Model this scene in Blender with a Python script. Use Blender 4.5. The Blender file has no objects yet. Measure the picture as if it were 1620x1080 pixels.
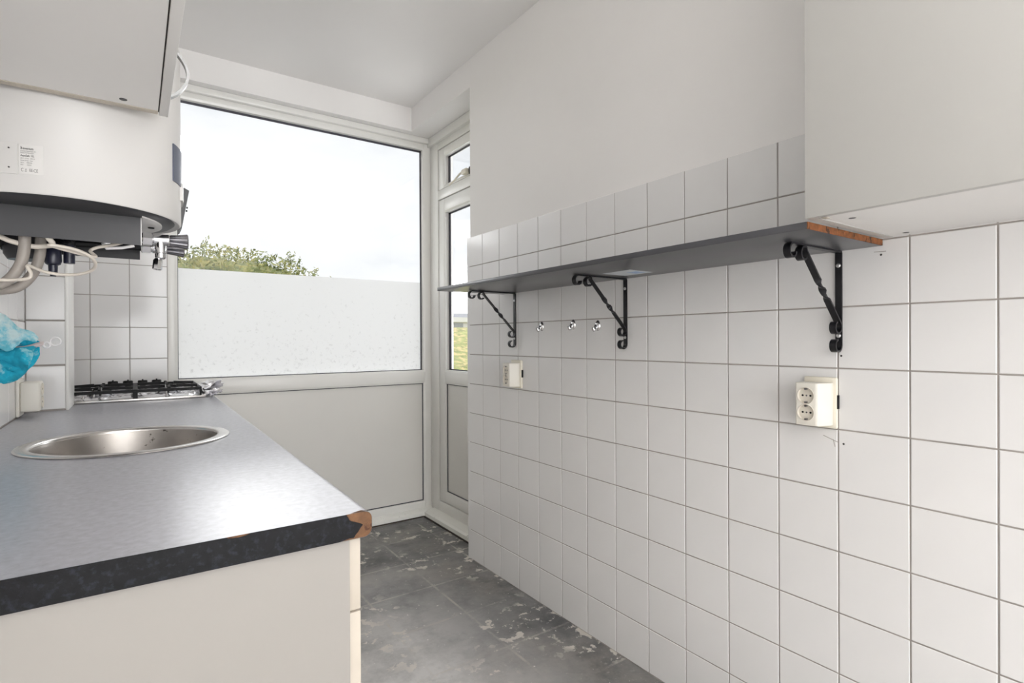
import bpy, bmesh, math, random
from mathutils import Vector, Matrix
random.seed(7)
PI = math.pi
C = bpy.context.scene.collection
SC = bpy.context.scene

# ---------------------------------------------------------------- camera
cam_d = bpy.data.cameras.new('camera'); cam = bpy.data.objects.new('camera', cam_d); C.objects.link(cam)
Rv = Vector((0.82060423, -0.57147748, -0.00471008)); Uv = Vector((0.00546248, -0.00039804, 0.999985)); Fv = Vector((0.57147078, 0.82061765, -0.00279505))
m3 = Matrix((Rv, Uv, -Fv)).transposed()
cam.matrix_world = Matrix.Translation((0, 0, 1.138)) @ m3.to_4x4()
cam_d.sensor_width = 36.0; cam_d.lens = 856.655 / 1620 * 36; cam_d.clip_start = 0.02; cam_d.clip_end = 400
SC.camera = cam
SC.view_settings.view_transform = 'Standard'; SC.view_settings.look = 'None'
SC.view_settings.gamma = 1.0; SC.view_settings.use_curve_mapping = False
SC.view_settings.exposure = 0.12
SC.cycles.max_bounces = 10; SC.cycles.diffuse_bounces = 6; SC.cycles.glossy_bounces = 4
SC.cycles.transparent_max_bounces = 12; SC.cycles.transmission_bounces = 8
SC.cycles.use_denoising = True
SC.cycles.sample_clamp_indirect = 6.0

# ---------------------------------------------------------------- sky
w = bpy.data.worlds.new('sky'); SC.world = w; w.use_nodes = True
nt = w.node_tree; nt.nodes.clear()
out = nt.nodes.new('ShaderNodeOutputWorld'); bg = nt.nodes.new('ShaderNodeBackground')
tc = nt.nodes.new('ShaderNodeTexCoord'); mp = nt.nodes.new('ShaderNodeMapping'); mp.inputs['Scale'].default_value = (1, 1, 2.4); mp.inputs['Location'].default_value = (0.35, 0.2, 0.1)
nz = nt.nodes.new('ShaderNodeTexNoise'); nz.inputs['Scale'].default_value = 2.7; nz.inputs['Detail'].default_value = 6; nz.inputs['Roughness'].default_value = 0.5
rp = nt.nodes.new('ShaderNodeValToRGB')
e = rp.color_ramp.elements
e[0].position = 0.33; e[0].color = (0.79, 0.825, 0.87, 1)
e[1].position = 0.70; e[1].color = (15.0, 15.0, 15.1, 1)
e.new(0.44).color = (0.935, 0.95, 0.97, 1); e.new(0.56).color = (1.0, 1.01, 1.02, 1)
nt.links.new(tc.outputs['Generated'], mp.inputs['Vector']); nt.links.new(mp.outputs['Vector'], nz.inputs['Vector'])
nt.links.new(nz.outputs['Fac'], rp.inputs['Fac']); nt.links.new(rp.outputs['Color'], bg.inputs['Color'])
bg.inputs['Strength'].default_value = 1.0
nt.links.new(bg.outputs['Background'], out.inputs['Surface'])

# ---------------------------------------------------------------- lights (added fill panels behind the camera, both unseen)
def area(name, loc, rot, sx, sy, power, col=(1, 1, 1)):
    l = bpy.data.lights.new(name, 'AREA'); l.shape = 'RECTANGLE'; l.size = sx; l.size_y = sy; l.energy = power; l.color = col
    o = bpy.data.objects.new(name, l); C.objects.link(o); o.location = loc; o.rotation_euler = rot
    return o
area('rear_fill', (0.6, -3.05, 1.15), (PI / 2, 0, 0), 1.6, 2.1, 46, (0.968, 0.982, 1.0))  # added fill panel at the rear opening, brightens the room
def bulb(name, loc, power, r):
    l = bpy.data.lights.new(name, 'POINT'); l.energy = power; l.shadow_soft_size = r; l.color = (1.0, 0.98, 0.97)
    o = bpy.data.objects.new(name, l); C.objects.link(o); o.location = loc
area('upward_fill', (0.62, -2.0, 1.05), (PI, 0, 0), 0.9, 0.9, 80, (0.968, 0.982, 1.0))  # added unseen panel, bounces fill light off the ceiling

# ---------------------------------------------------------------- materials
def nodes(name):
    m = bpy.data.materials.new(name); m.use_nodes = True
    n = m.node_tree
    return m, n, n.nodes['Principled BSDF']
def rgb(*c):
    if len(c) == 1: c = c * 3
    return tuple(((v / 255 / 12.92) if v / 255 <= 0.04045 else ((v / 255 + 0.055) / 1.055) ** 2.4) for v in c) + (1,)
def mat(name, col, rough=0.5, metal=0.0, var=0.04, scale=6.0, bump=0.0, bscale=60.0, ior=1.5, coat=0.0, spec=None, stretch=(1, 1, 1)):
    m, n, p = nodes(name)
    p.inputs['Roughness'].default_value = rough; p.inputs['Metallic'].default_value = metal; p.inputs['IOR'].default_value = ior
    p.inputs['Coat Weight'].default_value = coat
    if spec is not None: p.inputs['Specular IOR Level'].default_value = spec
    t = n.nodes.new('ShaderNodeTexCoord'); mpn = n.nodes.new('ShaderNodeMapping'); mpn.inputs['Scale'].default_value = stretch
    n.links.new(t.outputs['Object'], mpn.inputs['Vector'])
    z = n.nodes.new('ShaderNodeTexNoise'); z.inputs['Scale'].default_value = scale; z.inputs['Detail'].default_value = 4
    n.links.new(mpn.outputs['Vector'], z.inputs['Vector'])
    r = n.nodes.new('ShaderNodeValToRGB'); el = r.color_ramp.elements
    el[0].position = 0.3; el[1].position = 0.7
    el[0].color = tuple(max(0, c * (1 - var)) for c in col[:3]) + (1,); el[1].color = tuple(min(1, c * (1 + var)) for c in col[:3]) + (1,)
    n.links.new(z.outputs['Fac'], r.inputs['Fac']); n.links.new(r.outputs['Color'], p.inputs['Base Color'])
    if bump:
        z2 = n.nodes.new('ShaderNodeTexNoise'); z2.inputs['Scale'].default_value = bscale; z2.inputs['Detail'].default_value = 3
        n.links.new(mpn.outputs['Vector'], z2.inputs['Vector'])
        b = n.nodes.new('ShaderNodeBump'); b.inputs['Strength'].default_value = bump; b.inputs['Distance'].default_value = 0.002
        n.links.new(z2.outputs['Fac'], b.inputs['Height']); n.links.new(b.outputs['Normal'], p.inputs['Normal'])
    return m
def speckle(m, col, scale, lo, hi, along=None):
    """mix spots of another colour into a material made by mat()"""
    n = m.node_tree; p = n.nodes['Principled BSDF']; src = p.inputs['Base Color'].links[0].from_socket
    t = n.nodes.new('ShaderNodeTexCoord'); z = n.nodes.new('ShaderNodeTexNoise'); z.inputs['Scale'].default_value = scale; z.inputs['Detail'].default_value = 5; z.inputs['Roughness'].default_value = 0.65
    mpn = n.nodes.new('ShaderNodeMapping'); mpn.inputs['Scale'].default_value = along or (1, 1, 1)
    n.links.new(t.outputs['Object'], mpn.inputs['Vector']); n.links.new(mpn.outputs['Vector'], z.inputs['Vector'])
    mr = n.nodes.new('ShaderNodeMapRange'); mr.inputs['From Min'].default_value = lo; mr.inputs['From Max'].default_value = hi
    n.links.new(z.outputs['Fac'], mr.inputs['Value'])
    mx = n.nodes.new('ShaderNodeMix'); mx.data_type = 'RGBA'
    n.links.new(mr.outputs['Result'], mx.inputs['Factor']); n.links.new(src, mx.inputs[6]); mx.inputs[7].default_value = col
    n.links.new(mx.outputs[2], p.inputs['Base Color'])
    return m

M = {}
M['plaster'] = mat('wall_plaster', rgb(234, 232, 230), 0.85, var=0.012, scale=2, bump=0.12, bscale=45)
M['ceiling'] = mat('ceiling_paint', rgb(235, 233, 231), 0.9, var=0.012, scale=2, bump=0.08, bscale=30)
M['tile'] = mat('glazed_tile', rgb(228, 227, 226), 0.1, var=0.012, scale=5, bump=0.03, bscale=9)
M['grout'] = mat('tile_grout', rgb(158, 152, 147), 0.9, var=0.12, scale=14)
M['upvc'] = mat('window_upvc', rgb(231, 230, 226), 0.3, var=0.012, scale=4)
M['upvc_old'] = speckle(mat('painted_kerb', rgb(236, 236, 230), 0.4, var=0.02, scale=9), rgb(160, 155, 145), 40, 0.66, 0.72)
M['gasket'] = mat('rubber_gasket', rgb(70, 70, 78), 0.6, var=0.1)
M['panel'] = mat('infill_panel', rgb(220, 218, 213), 0.35, var=0.015, scale=3)
M['laminate'] = mat('white_laminate', rgb(224, 222, 219), 0.4, var=0.012, scale=3)
M['laminate_side'] = mat('greige_laminate', rgb(147, 143, 138), 0.42, var=0.015, scale=3)
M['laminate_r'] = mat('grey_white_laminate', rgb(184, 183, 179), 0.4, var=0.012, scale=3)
M['edge'] = mat('cream_edge_band', rgb(184, 175, 162), 0.5, var=0.05, scale=20)
M['dark_gap'] = mat('dark_gap', rgb(60, 52, 48), 0.8, var=0.1)
M['heater'] = mat('heater_enamel', rgb(208, 206, 203), 0.42, var=0.01, scale=3)
M['dark_plastic'] = mat('dark_grey_plastic', rgb(54, 54, 56), 0.45, var=0.05, scale=12)
M['navy_plastic'] = mat('navy_black_plastic', rgb(28, 30, 46), 0.3, var=0.1)
M['black'] = mat('black_enamel', rgb(16, 16, 18), 0.5, var=0.15, scale=20, spec=0.25)
M['chrome'] = mat('chrome', rgb(225, 225, 226), 0.1, 1.0, var=0.03)
M['dull_chrome'] = mat('scratched_chrome', rgb(160, 160, 165), 0.25, 1.0, var=0.1, scale=25)
M['grey_metal'] = mat('grey_metal', rgb(150, 150, 150), 0.35, 0.6, var=0.05)
M['steel'] = mat('brushed_steel', rgb(206, 203, 200), 0.22, 1.0, var=0.06, scale=30, bump=0.04, bscale=120, stretch=(1, 1, 6))
M['hose'] = mat('grey_hose', rgb(150, 143, 136), 0.5, var=0.05, scale=30)
M['cord'] = mat('beige_cord', rgb(205, 197, 186), 0.45, var=0.03, scale=30)
M['cream'] = mat('cream_plastic', rgb(232, 226, 210), 0.35, var=0.02)
M['socket_white'] = mat('socket_plastic', rgb(226, 222, 212), 0.35, var=0.02)
M['socket_shadow'] = mat('socket_plastic_shaded', rgb(214, 208, 196), 0.4, var=0.03)  # same plastic as the face, darkened to paint the recess shade
M['shelf'] = mat('dark_grey_shelf', rgb(68, 68, 71), 0.28, var=0.05, scale=8)
M['chip'] = speckle(mat('raw_chipboard', rgb(104, 74, 50), 0.85, var=0.35, scale=60, bump=0.4, bscale=150), rgb(70, 42, 25), 45, 0.55, 0.62)
M['chip_shelf'] = speckle(mat('brown_chipboard', rgb(124, 74, 38), 0.85, var=0.35, scale=70, bump=0.4, bscale=150), rgb(58, 34, 20), 50, 0.55, 0.62)
M['iron'] = mat('black_iron', rgb(22, 22, 26), 0.32, var=0.1)
M['screw'] = mat('zinc_screw', rgb(215, 215, 215), 0.3, 0.9, var=0.05)
M['foil'] = mat('crumpled_foil', rgb(236, 235, 238), 0.25, 0.75, var=0.06, scale=40)
M['paper'] = mat('sticker_paper', rgb(200, 205, 210), 0.4, var=0.05)
M['blue'] = mat('sticker_blue', rgb(150, 175, 210), 0.4, var=0.05)
M['ink'] = mat('black_ink', rgb(58, 56, 55), 0.6, var=0.05)
M['clear_plastic'] = mat('milky_plastic', rgb(240, 238, 238), 0.2, var=0.02)
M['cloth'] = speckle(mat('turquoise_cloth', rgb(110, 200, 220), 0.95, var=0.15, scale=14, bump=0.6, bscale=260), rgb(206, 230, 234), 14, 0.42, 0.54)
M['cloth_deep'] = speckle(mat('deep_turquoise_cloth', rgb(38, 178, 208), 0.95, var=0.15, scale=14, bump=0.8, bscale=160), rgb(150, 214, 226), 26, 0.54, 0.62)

# worktop: speckled black laminate, base colour lightened to carry the window's reflection
def worktop_mat():
    m = mat('reflection_lightened_laminate', rgb(150, 150, 158), 0.28, var=0.2, scale=90)
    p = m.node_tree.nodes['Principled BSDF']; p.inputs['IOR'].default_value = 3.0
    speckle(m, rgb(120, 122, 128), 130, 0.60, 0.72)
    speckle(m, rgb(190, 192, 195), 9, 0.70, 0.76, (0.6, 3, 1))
    return m
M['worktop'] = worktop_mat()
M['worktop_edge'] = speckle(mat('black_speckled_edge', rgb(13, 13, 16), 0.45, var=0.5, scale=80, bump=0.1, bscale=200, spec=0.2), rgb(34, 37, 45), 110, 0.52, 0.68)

# floor: worn dark vinyl with scuffs, paint chips and pale glue lines
def floor_mat():
    m, n, p = nodes('worn_dark_floor')
    t = n.nodes.new('ShaderNodeTexCoord')
    def noise(sc, det=6, rg=0.6, stretch=(1, 1, 1), loc=(0, 0, 0)):
        mpn = n.nodes.new('ShaderNodeMapping'); mpn.inputs['Scale'].default_value = stretch; mpn.inputs['Location'].default_value = loc
        n.links.new(t.outputs['Object'], mpn.inputs['Vector'])
        z = n.nodes.new('ShaderNodeTexNoise'); z.inputs['Scale'].default_value = sc; z.inputs['Detail'].default_value = det; z.inputs['Roughness'].default_value = rg
        n.links.new(mpn.outputs['Vector'], z.inputs['Vector']); return z.outputs['Fac']
    def rng(v, a, b, c=0.0, d=1.0):
        r = n.nodes.new('ShaderNodeMapRange'); r.inputs['From Min'].default_value = a; r.inputs['From Max'].default_value = b
        r.inputs['To Min'].default_value = c; r.inputs['To Max'].default_value = d; n.links.new(v, r.inputs['Value']); return r.outputs['Result']
    def mix(f, a, b):
        x = n.nodes.new('ShaderNodeMix'); x.data_type = 'RGBA'; n.links.new(f, x.inputs['Factor'])
        for s, v in ((6, a), (7, b)):
            if isinstance(v, tuple): x.inputs[s].default_value = v
            else: n.links.new(v, x.inputs[s])
        return x.outputs[2]
    def mth(op, a, b):
        x = n.nodes.new('ShaderNodeMath'); x.operation = op
        for i, v in enumerate((a, b)):
            if isinstance(v, (int, float)): x.inputs[i].default_value = v
            else: n.links.new(v, x.inputs[i])
        return x.outputs[0]
    base = mix(rng(noise(5, 8, 0.65), 0.35, 0.65), rgb(74, 74, 76), rgb(124, 123, 122))
    base = mix(rng(noise(2.2, 6, 0.7, loc=(3, 1, 0)), 0.50, 0.62, 0, 0.55), base, rgb(146, 140, 134))          # dusty areas
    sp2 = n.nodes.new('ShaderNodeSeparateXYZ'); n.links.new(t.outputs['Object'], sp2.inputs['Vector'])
    glare_zone = mth('MULTIPLY', rng(sp2.outputs['X'], 1.32, 0.85), rng(sp2.outputs['Y'], 2.75, 1.9))
    glare_mask = mth('MULTIPLY', glare_zone, rng(noise(3.5, 7, 0.7, loc=(8, 3, 0)), 0.28, 0.56, 0.25, 1.0))
    base = mix(glare_mask, base, rgb(196, 194, 192))                                                                   # sky glare on the floor painted as paler colour, broken up by noise
    base = mix(rng(noise(38, 4, 0.7), 0.60, 0.68, 0, 0.5), base, rgb(165, 160, 155))                           # grit
    # pale glue lines of the old tile grid
    br = n.nodes.new('ShaderNodeTexBrick'); br.offset = 0.0; br.inputs['Scale'].default_value = 1.0
    br.inputs['Brick Width'].default_value = 0.305; br.inputs['Row Height'].default_value = 0.305; br.inputs['Mortar Size'].default_value = 0.007; br.inputs['Mortar Smooth'].default_value = 0.6
    mpn = n.nodes.new('ShaderNodeMapping'); mpn.inputs['Location'].default_value = (0.09, 0.17, 0)
    n.links.new(t.outputs['Object'], mpn.inputs['Vector']); n.links.new(mpn.outputs['Vector'], br.inputs['Vector'])
    line = mth('MULTIPLY', br.outputs['Fac'], rng(noise(6, 5, 0.7, loc=(1, 4, 0)), 0.42, 0.62, 0, 0.75))
    base = mix(line, base, rgb(184, 178, 170))
    # flaked-off spots
    fl = mth('MULTIPLY', rng(noise(15, 7, 0.62, loc=(7, 2, 0)), 0.562, 0.585), rng(noise(2.6, 3, 0.5, loc=(2.2, 0.4, 0)), 0.47, 0.56))
    base = mix(fl, base, rgb(206, 200, 192))
    sp = rng(noise(60, 2, 0.5, loc=(5, 5, 0)), 0.715, 0.735)
    base = mix(sp, base, rgb(225, 222, 216))
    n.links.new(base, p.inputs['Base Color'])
    n.links.new(rng(noise(4, 5, 0.6), 0.3, 0.7, 0.30, 0.5), p.inputs['Roughness'])
    p.inputs['IOR'].default_value = 1.6
    b = n.nodes.new('ShaderNodeBump'); b.inputs['Strength'].default_value = 0.25; b.inputs['Distance'].default_value = 0.003
    n.links.new(noise(26, 6, 0.6), b.inputs['Height']); n.links.new(b.outputs['Normal'], p.inputs['Normal'])
    return m
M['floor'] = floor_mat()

def glass_mat():
    m, n, p = nodes('window_glass'); n.nodes.remove(p)
    o = n.nodes['Material Output']; tr = n.nodes.new('ShaderNodeBsdfTransparent'); gl = n.nodes.new('ShaderNodeBsdfGlossy'); gl.inputs['Roughness'].default_value = 0.02
    fr = n.nodes.new('ShaderNodeFresnel'); fr.inputs['IOR'].default_value = 1.35
    z = n.nodes.new('ShaderNodeTexNoise'); z.inputs['Scale'].default_value = 3
    rr = n.nodes.new('ShaderNodeValToRGB'); rr.color_ramp.elements[0].color = (0.975, 0.98, 0.98, 1); rr.color_ramp.elements[1].color = (0.99, 0.995, 0.995, 1)
    n.links.new(z.outputs['Fac'], rr.inputs['Fac']); n.links.new(rr.outputs['Color'], tr.inputs['Color'])
    mx = n.nodes.new('ShaderNodeMixShader'); n.links.new(fr.outputs['Fac'], mx.inputs['Fac'])
    n.links.new(tr.outputs['BSDF'], mx.inputs[1]); n.links.new(gl.outputs['BSDF'], mx.inputs[2]); n.links.new(mx.outputs['Shader'], o.inputs['Surface'])
    # the back of the pane meets air too: keep the same reflectance on both faces
    ge = n.nodes.new('ShaderNodeNewGeometry'); mr = n.nodes.new('ShaderNodeMapRange'); mr.inputs['To Min'].default_value = 1.3; mr.inputs['To Max'].default_value = 1 / 1.3
    n.links.new(ge.outputs['Backfacing'], mr.inputs['Value']); n.links.new(mr.outputs['Result'], fr.inputs['IOR'])
    return m
M['glass'] = glass_mat()
def film_mat():
    m, n, p = nodes('frosted_film'); n.nodes.remove(p)
    o = n.nodes['Material Output']; tl = n.nodes.new('ShaderNodeBsdfTranslucent'); df = n.nodes.new('ShaderNodeBsdfDiffuse')
    t = n.nodes.new('ShaderNodeTexCoord'); z = n.nodes.new('ShaderNodeTexNoise'); z.inputs['Scale'].default_value = 48; z.inputs['Detail'].default_value = 8; z.inputs['Roughness'].default_value = 0.7
    n.links.new(t.outputs['Object'], z.inputs['Vector'])
    sep = n.nodes.new('ShaderNodeSeparateXYZ'); n.links.new(t.outputs['Object'], sep.inputs['Vector'])
    # mould specks gather towards the lower left of the film
    g = n.nodes.new('ShaderNodeMapRange'); g.inputs['From Min'].default_value = 1.45; g.inputs['From Max'].default_value = 0.95; g.inputs['To Min'].default_value = 0.0; g.inputs['To Max'].default_value = 0.07
    n.links.new(sep.outputs['Z'], g.inputs['Value'])
    ad = n.nodes.new('ShaderNodeMath'); ad.operation = 'ADD'; n.links.new(z.outputs['Fac'], ad.inputs[0]); n.links.new(g.outputs['Result'], ad.inputs[1])
    rr = n.nodes.new('ShaderNodeValToRGB'); el = rr.color_ramp.elements
    el[0].position = 0.61; el[0].color = (0.86, 0.86, 0.865, 1); el[1].position = 0.86; el[1].color = (0.56, 0.56, 0.56, 1)
    n.links.new(ad.outputs[0], rr.inputs['Fac'])
    n.links.new(rr.outputs['Color'], tl.inputs['Color']); n.links.new(rr.outputs['Color'], df.inputs['Color'])
    mx = n.nodes.new('ShaderNodeMixShader'); mx.inputs['Fac'].default_value = 0.12
    n.links.new(tl.outputs['BSDF'], mx.inputs[1]); n.links.new(df.outputs['BSDF'], mx.inputs[2]); n.links.new(mx.outputs['Shader'], o.inputs['Surface'])
    return m
M['film'] = film_mat()
def leaf_mat():
    m, n, p = nodes('autumn_leaves')
    t = n.nodes.new('ShaderNodeTexCoord'); z = n.nodes.new('ShaderNodeTexNoise'); z.inputs['Scale'].default_value = 2.2; z.inputs['Detail'].default_value = 8; z.inputs['Roughness'].default_value = 0.75
    n.links.new(t.outputs['Object'], z.inputs['Vector'])
    r = n.nodes.new('ShaderNodeValToRGB'); e = r.color_ramp.elements
    e[0].position = 0.32; e[0].color = rgb(62, 76, 42); e[1].position = 0.70; e[1].color = rgb(176, 160, 92)
    e.new(0.46).color = rgb(100, 110, 60); e.new(0.56).color = rgb(140, 138, 78)
    n.links.new(z.outputs['Fac'], r.inputs['Fac']); n.links.new(r.outputs['Color'], p.inputs['Base Color'])
    p.inputs['Roughness'].default_value = 0.7
    return m
M['leaf'] = leaf_mat()
M['bark'] = mat('bark', rgb(110, 95, 80), 0.9, var=0.2)
M['grass'] = speckle(mat('meadow_grass', rgb(142, 148, 92), 0.95, var=0.3, scale=2.2), rgb(196, 178, 128), 3.5, 0.48, 0.58)
M['roof'] = mat('far_roof', rgb(150, 151, 156), 0.9, var=0.06, scale=0.5)
M['far_wall'] = mat('far_wall', rgb(215, 215, 215), 0.9, var=0.02)
M['far_glass'] = mat('far_window', rgb(150, 154, 160), 0.3, var=0.1)

# ---------------------------------------------------------------- mesh helpers
class MB:
    def __init__(s): s.v = []; s.f = []; s.mi = []; s.cur = 0
    def add(s, vs, fs):
        o = len(s.v); s.v += [tuple(v) for v in vs]; s.f += [tuple(i + o for i in f) for f in fs]; s.mi += [s.cur] * len(fs); return s
    def box(s, x0, x1, y0, y1, z0, z1, b=0.0, seg=2):
        if b <= 0:
            vs = [(x, y, z) for x in (x0, x1) for y in (y0, y1) for z in (z0, z1)]
            return s.add(vs, [(0, 1, 3, 2), (4, 6, 7, 5), (0, 4, 5, 1), (2, 3, 7, 6), (0, 2, 6, 4), (1, 5, 7, 3)])
        bm = bmesh.new(); bmesh.ops.create_cube(bm, size=1)
        for v in bm.verts: v.co = Vector(((x0 + x1) / 2 + v.co.x * (x1 - x0), (y0 + y1) / 2 + v.co.y * (y1 - y0), (z0 + z1) / 2 + v.co.z * (z1 - z0)))
        bmesh.ops.bevel(bm, geom=bm.edges[:], offset=b, segments=seg, profile=0.5, affect='EDGES')
        return s.bm(bm)
    def bm(s, bm):
        bm.verts.index_update()
        s.add([v.co[:] for v in bm.verts], [tuple(v.index for v in f.verts) for f in bm.faces]); bm.free(); return s
    def tube(s, pts, r, n=10, closed=False, cap=True):
        pts = [Vector(p) for p in pts]; N = len(pts)
        rs = r if isinstance(r, (list, tuple)) else [r] * N
        vs = []; up = None
        for i, p in enumerate(pts):
            a = pts[(i - 1) % N] if (closed or i > 0) else p; b = pts[(i + 1) % N] if (closed or i < N - 1) else p
            t = (b - a).normalized()
            if up is None:
                up = Vector((0, 0, 1)) if abs(t.z) < 0.9 else Vector((1, 0, 0))
            sd = t.cross(up)
            if sd.length < 1e-5: sd = t.cross(Vector((0.3, 1, 0.2)))
            sd.normalize(); up = sd.cross(t).normalized()
            for k in range(n):
                an = 2 * PI * k / n; vs.append(p + sd * (math.cos(an) * rs[i]) + up * (math.sin(an) * rs[i]))
        fs = []
        for i in range(N if closed else N - 1):
            j = (i + 1) % N
            for k in range(n): fs.append((i * n + k, i * n + (k + 1) % n, j * n + (k + 1) % n, j * n + k))
        if cap and not closed: fs += [tuple(range(n))[::-1], tuple((N - 1) * n + k for k in range(n))]
        return s.add(vs, fs)
    def lathe(s, prof, o=(0, 0, 0), axis=(0, 0, 1), n=32, flute=0.0, cap=True):
        """prof: list of (radius, height) along the axis from o"""
        ax = Vector(axis).normalized(); u = ax.cross(Vector((0, 0, 1)) if abs(ax.z) < 0.9 else Vector((1, 0, 0))).normalized(); v = ax.cross(u); o = Vector(o)
        vs = []
        for r, h in prof:
            for k in range(n):
                a = 2 * PI * k / n; rr = r * (1 + (flute if k % 2 else 0)); vs.append(o + ax * h + u * (math.cos(a) * rr) + v * (math.sin(a) * rr))
        fs = []
        for i in range(len(prof) - 1):
            for k in range(n): fs.append((i * n + k, i * n + (k + 1) % n, (i + 1) * n + (k + 1) % n, (i + 1) * n + k))
        if cap and prof[0][0] > 1e-6: fs.append(tuple(range(n))[::-1])
        if cap and prof[-1][0] > 1e-6: fs.append(tuple((len(prof) - 1) * n + k for k in range(n)))
        return s.add(vs, fs)
    def prism(s, poly, d0, d1, fn):
        """poly: 2-D outline, fn(a,b,d)->xyz"""
        n = len(poly); vs = [fn(a, b, d) for d in (d0, d1) for a, b in poly]
        fs = [tuple(range(n))[::-1], tuple(range(n, 2 * n))] + [(k, (k + 1) % n, n + (k + 1) % n, n + k) for k in range(n)]
        return s.add(vs, fs)
    def ribbon(s, pts, wid, th, wdir):
        """flat bar swept along pts; wdir is the direction of its width, or a list of directions"""
        pts = [Vector(p) for p in pts]; N = len(pts); vs = []
        for i, p in enumerate(pts):
            t = (pts[min(i + 1, N - 1)] - pts[max(i - 1, 0)]).normalized()
            wd = Vector(wdir[i] if isinstance(wdir, list) else wdir); wd = (wd - t * wd.dot(t)).normalized(); nn = t.cross(wd)
            for a, b in ((-1, -1), (1, -1), (1, 1), (-1, 1)): vs.append(p + wd * (a * wid / 2) + nn * (b * th / 2))
        fs = [(0, 1, 2, 3), tuple(4 * (N - 1) + k for k in (3, 2, 1, 0))]
        for i in range(N - 1):
            for k in range(4): fs.append((4 * i + k, 4 * i + (k + 1) % 4, 4 * i + 4 + (k + 1) % 4, 4 * i + 4 + k))
        return s.add(vs, fs)
    def mesh(s, name, mats, smooth=True, ang=35):
        me = bpy.data.meshes.new(name); me.from_pydata(s.v, [], s.f)
        bm = bmesh.new(); bm.from_mesh(me); bmesh.ops.recalc_face_normals(bm, faces=bm.faces[:]); bm.to_mesh(me); bm.free()
        for m in (mats if isinstance(mats, (list, tuple)) else [mats]): me.materials.append(m)
        for p, i in zip(me.polygons, s.mi): p.material_index = i
        if smooth:
            me.shade_smooth(); me.set_sharp_from_angle(angle=math.radians(ang))
        return me
    def build(s, name, mats, parent=None, smooth=True, ang=35, recenter=False):
        return link(name, s.mesh(name, mats, smooth, ang), parent)
def link(name, me, parent=None):
    o = bpy.data.objects.new(name, me); C.objects.link(o)
    if parent is not None:
        o.parent = parent
        o.matrix_parent_inverse = Matrix.Identity(4)
        if parent.type == 'EMPTY' or parent.location.length > 0: o.location = -world_loc(parent)
    return o
def world_loc(o):
    v = Vector(o.location)
    while o.parent is not None: o = o.parent; v += o.location
    return v
def box(*a, b=0.0, seg=2): return MB().box(*a, b=b, seg=seg)
def thing(name, loc, label, cat, group=None):
    o = bpy.data.objects.new(name, None); C.objects.link(o); o.location = loc; o.empty_display_size = 0.05
    o['label'] = label; o['category'] = cat
    if group: o['group'] = group
    return o
def tag(o, label, cat, group=None):
    o['label'] = label; o['category'] = cat
    if group: o['group'] = group
    return o
def struct(o, label=None, cat=None):
    o['kind'] = 'structure'
    if label: o['label'] = label
    if cat: o['category'] = cat
    return o
def sempty(name, label=None, cat=None):
    o = bpy.data.objects.new(name, None); C.objects.link(o); return struct(o, label, cat)

# ================================================================ ROOM SHELL
XW, XL, YB = 1.4317, -0.305, 3.205          # tiled right wall, left wall, back wall beside the window
ZC, WZ = 2.603, 0.9
TP = 0.152
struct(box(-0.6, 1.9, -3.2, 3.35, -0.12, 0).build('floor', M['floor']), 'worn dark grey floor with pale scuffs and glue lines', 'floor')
struct(box(-0.6, 1.9, -3.2, 3.5, ZC, ZC + 0.12).build('ceiling', M['ceiling']), 'plain white painted ceiling', 'ceiling')

def tile_mesh(w, h, th=0.0075, ch=0.0012, normal='-x'):
    """glazed tile, origin at the middle of its back; front chamfered (18 triangles)"""
    vs = []
    for d, k in ((0, 0), (th - ch, 0), (th, ch)):
        for a, b in ((-1, -1), (1, -1), (1, 1), (-1, 1)): vs.append((a * (w / 2 - k), b * (h / 2 - k), d))
    fs = [(8, 9, 10, 11)]
    for i in (0, 4):
        for k in range(4): fs.append((i + k, i + (k + 1) % 4, i + 4 + (k + 1) % 4, i + 4 + k))
    cv = {'-x': lambda a, b, d: (-d, -a, b), '+x': lambda a, b, d: (d, a, b), '-y': lambda a, b, d: (a, -d, b)}[normal]
    m = MB(); m.add([cv(*v) for v in vs], fs)
    return m.mesh('tile', M['tile'])
def put_tile(me, loc, parent, tilt=0.0022):
    o = bpy.data.objects.new('tile', me); C.objects.link(o); o.parent = parent; o.location = loc
    o.rotation_euler = (random.uniform(-tilt, tilt), random.uniform(-tilt, tilt), random.uniform(-tilt, tilt))
    return o

# right wall: plaster, tile field, grout bed
WEND = 2.4435
wr = struct(box(1.44, 1.78, -3.2, WEND, 0, ZC).build('wall_right', M['plaster']), 'right wall, white plaster above square white tiles', 'wall')
grout = box(1.4335, 1.4405, -0.60, 2.4640, 0.0, 11 * TP - 0.002).build('grout', M['grout'], wr)
tm = tile_mesh(TP - 0.0034, TP - 0.0034)
GAP = 0.003
for i in range(16):
    for k in range(11):
        put_tile(tm, (XW + 0.0075, 2.4650 - (i + 0.5) * TP, (k + 0.5) * TP), wr)
# tiles further along, past the frame edge: real geometry joined into one part
bm_far = MB()
for i in range(16, 20):
    for k in range(11): bm_far.box(XW, XW + 0.007, 2.465 - (i + 1) * TP + 0.0015, 2.465 - i * TP - 0.0015, k * TP + 0.0015, (k + 1) * TP - 0.0015)
o = bm_far.build('tiles_out_of_frame', M['tile'], wr, smooth=False); o['kind'] = 'stuff'
# tile edging on the wall end
box(1.4325, 1.4400, WEND, 2.4655, 0, 11 * TP).build('tile_edge', M['tile'], wr)

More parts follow.
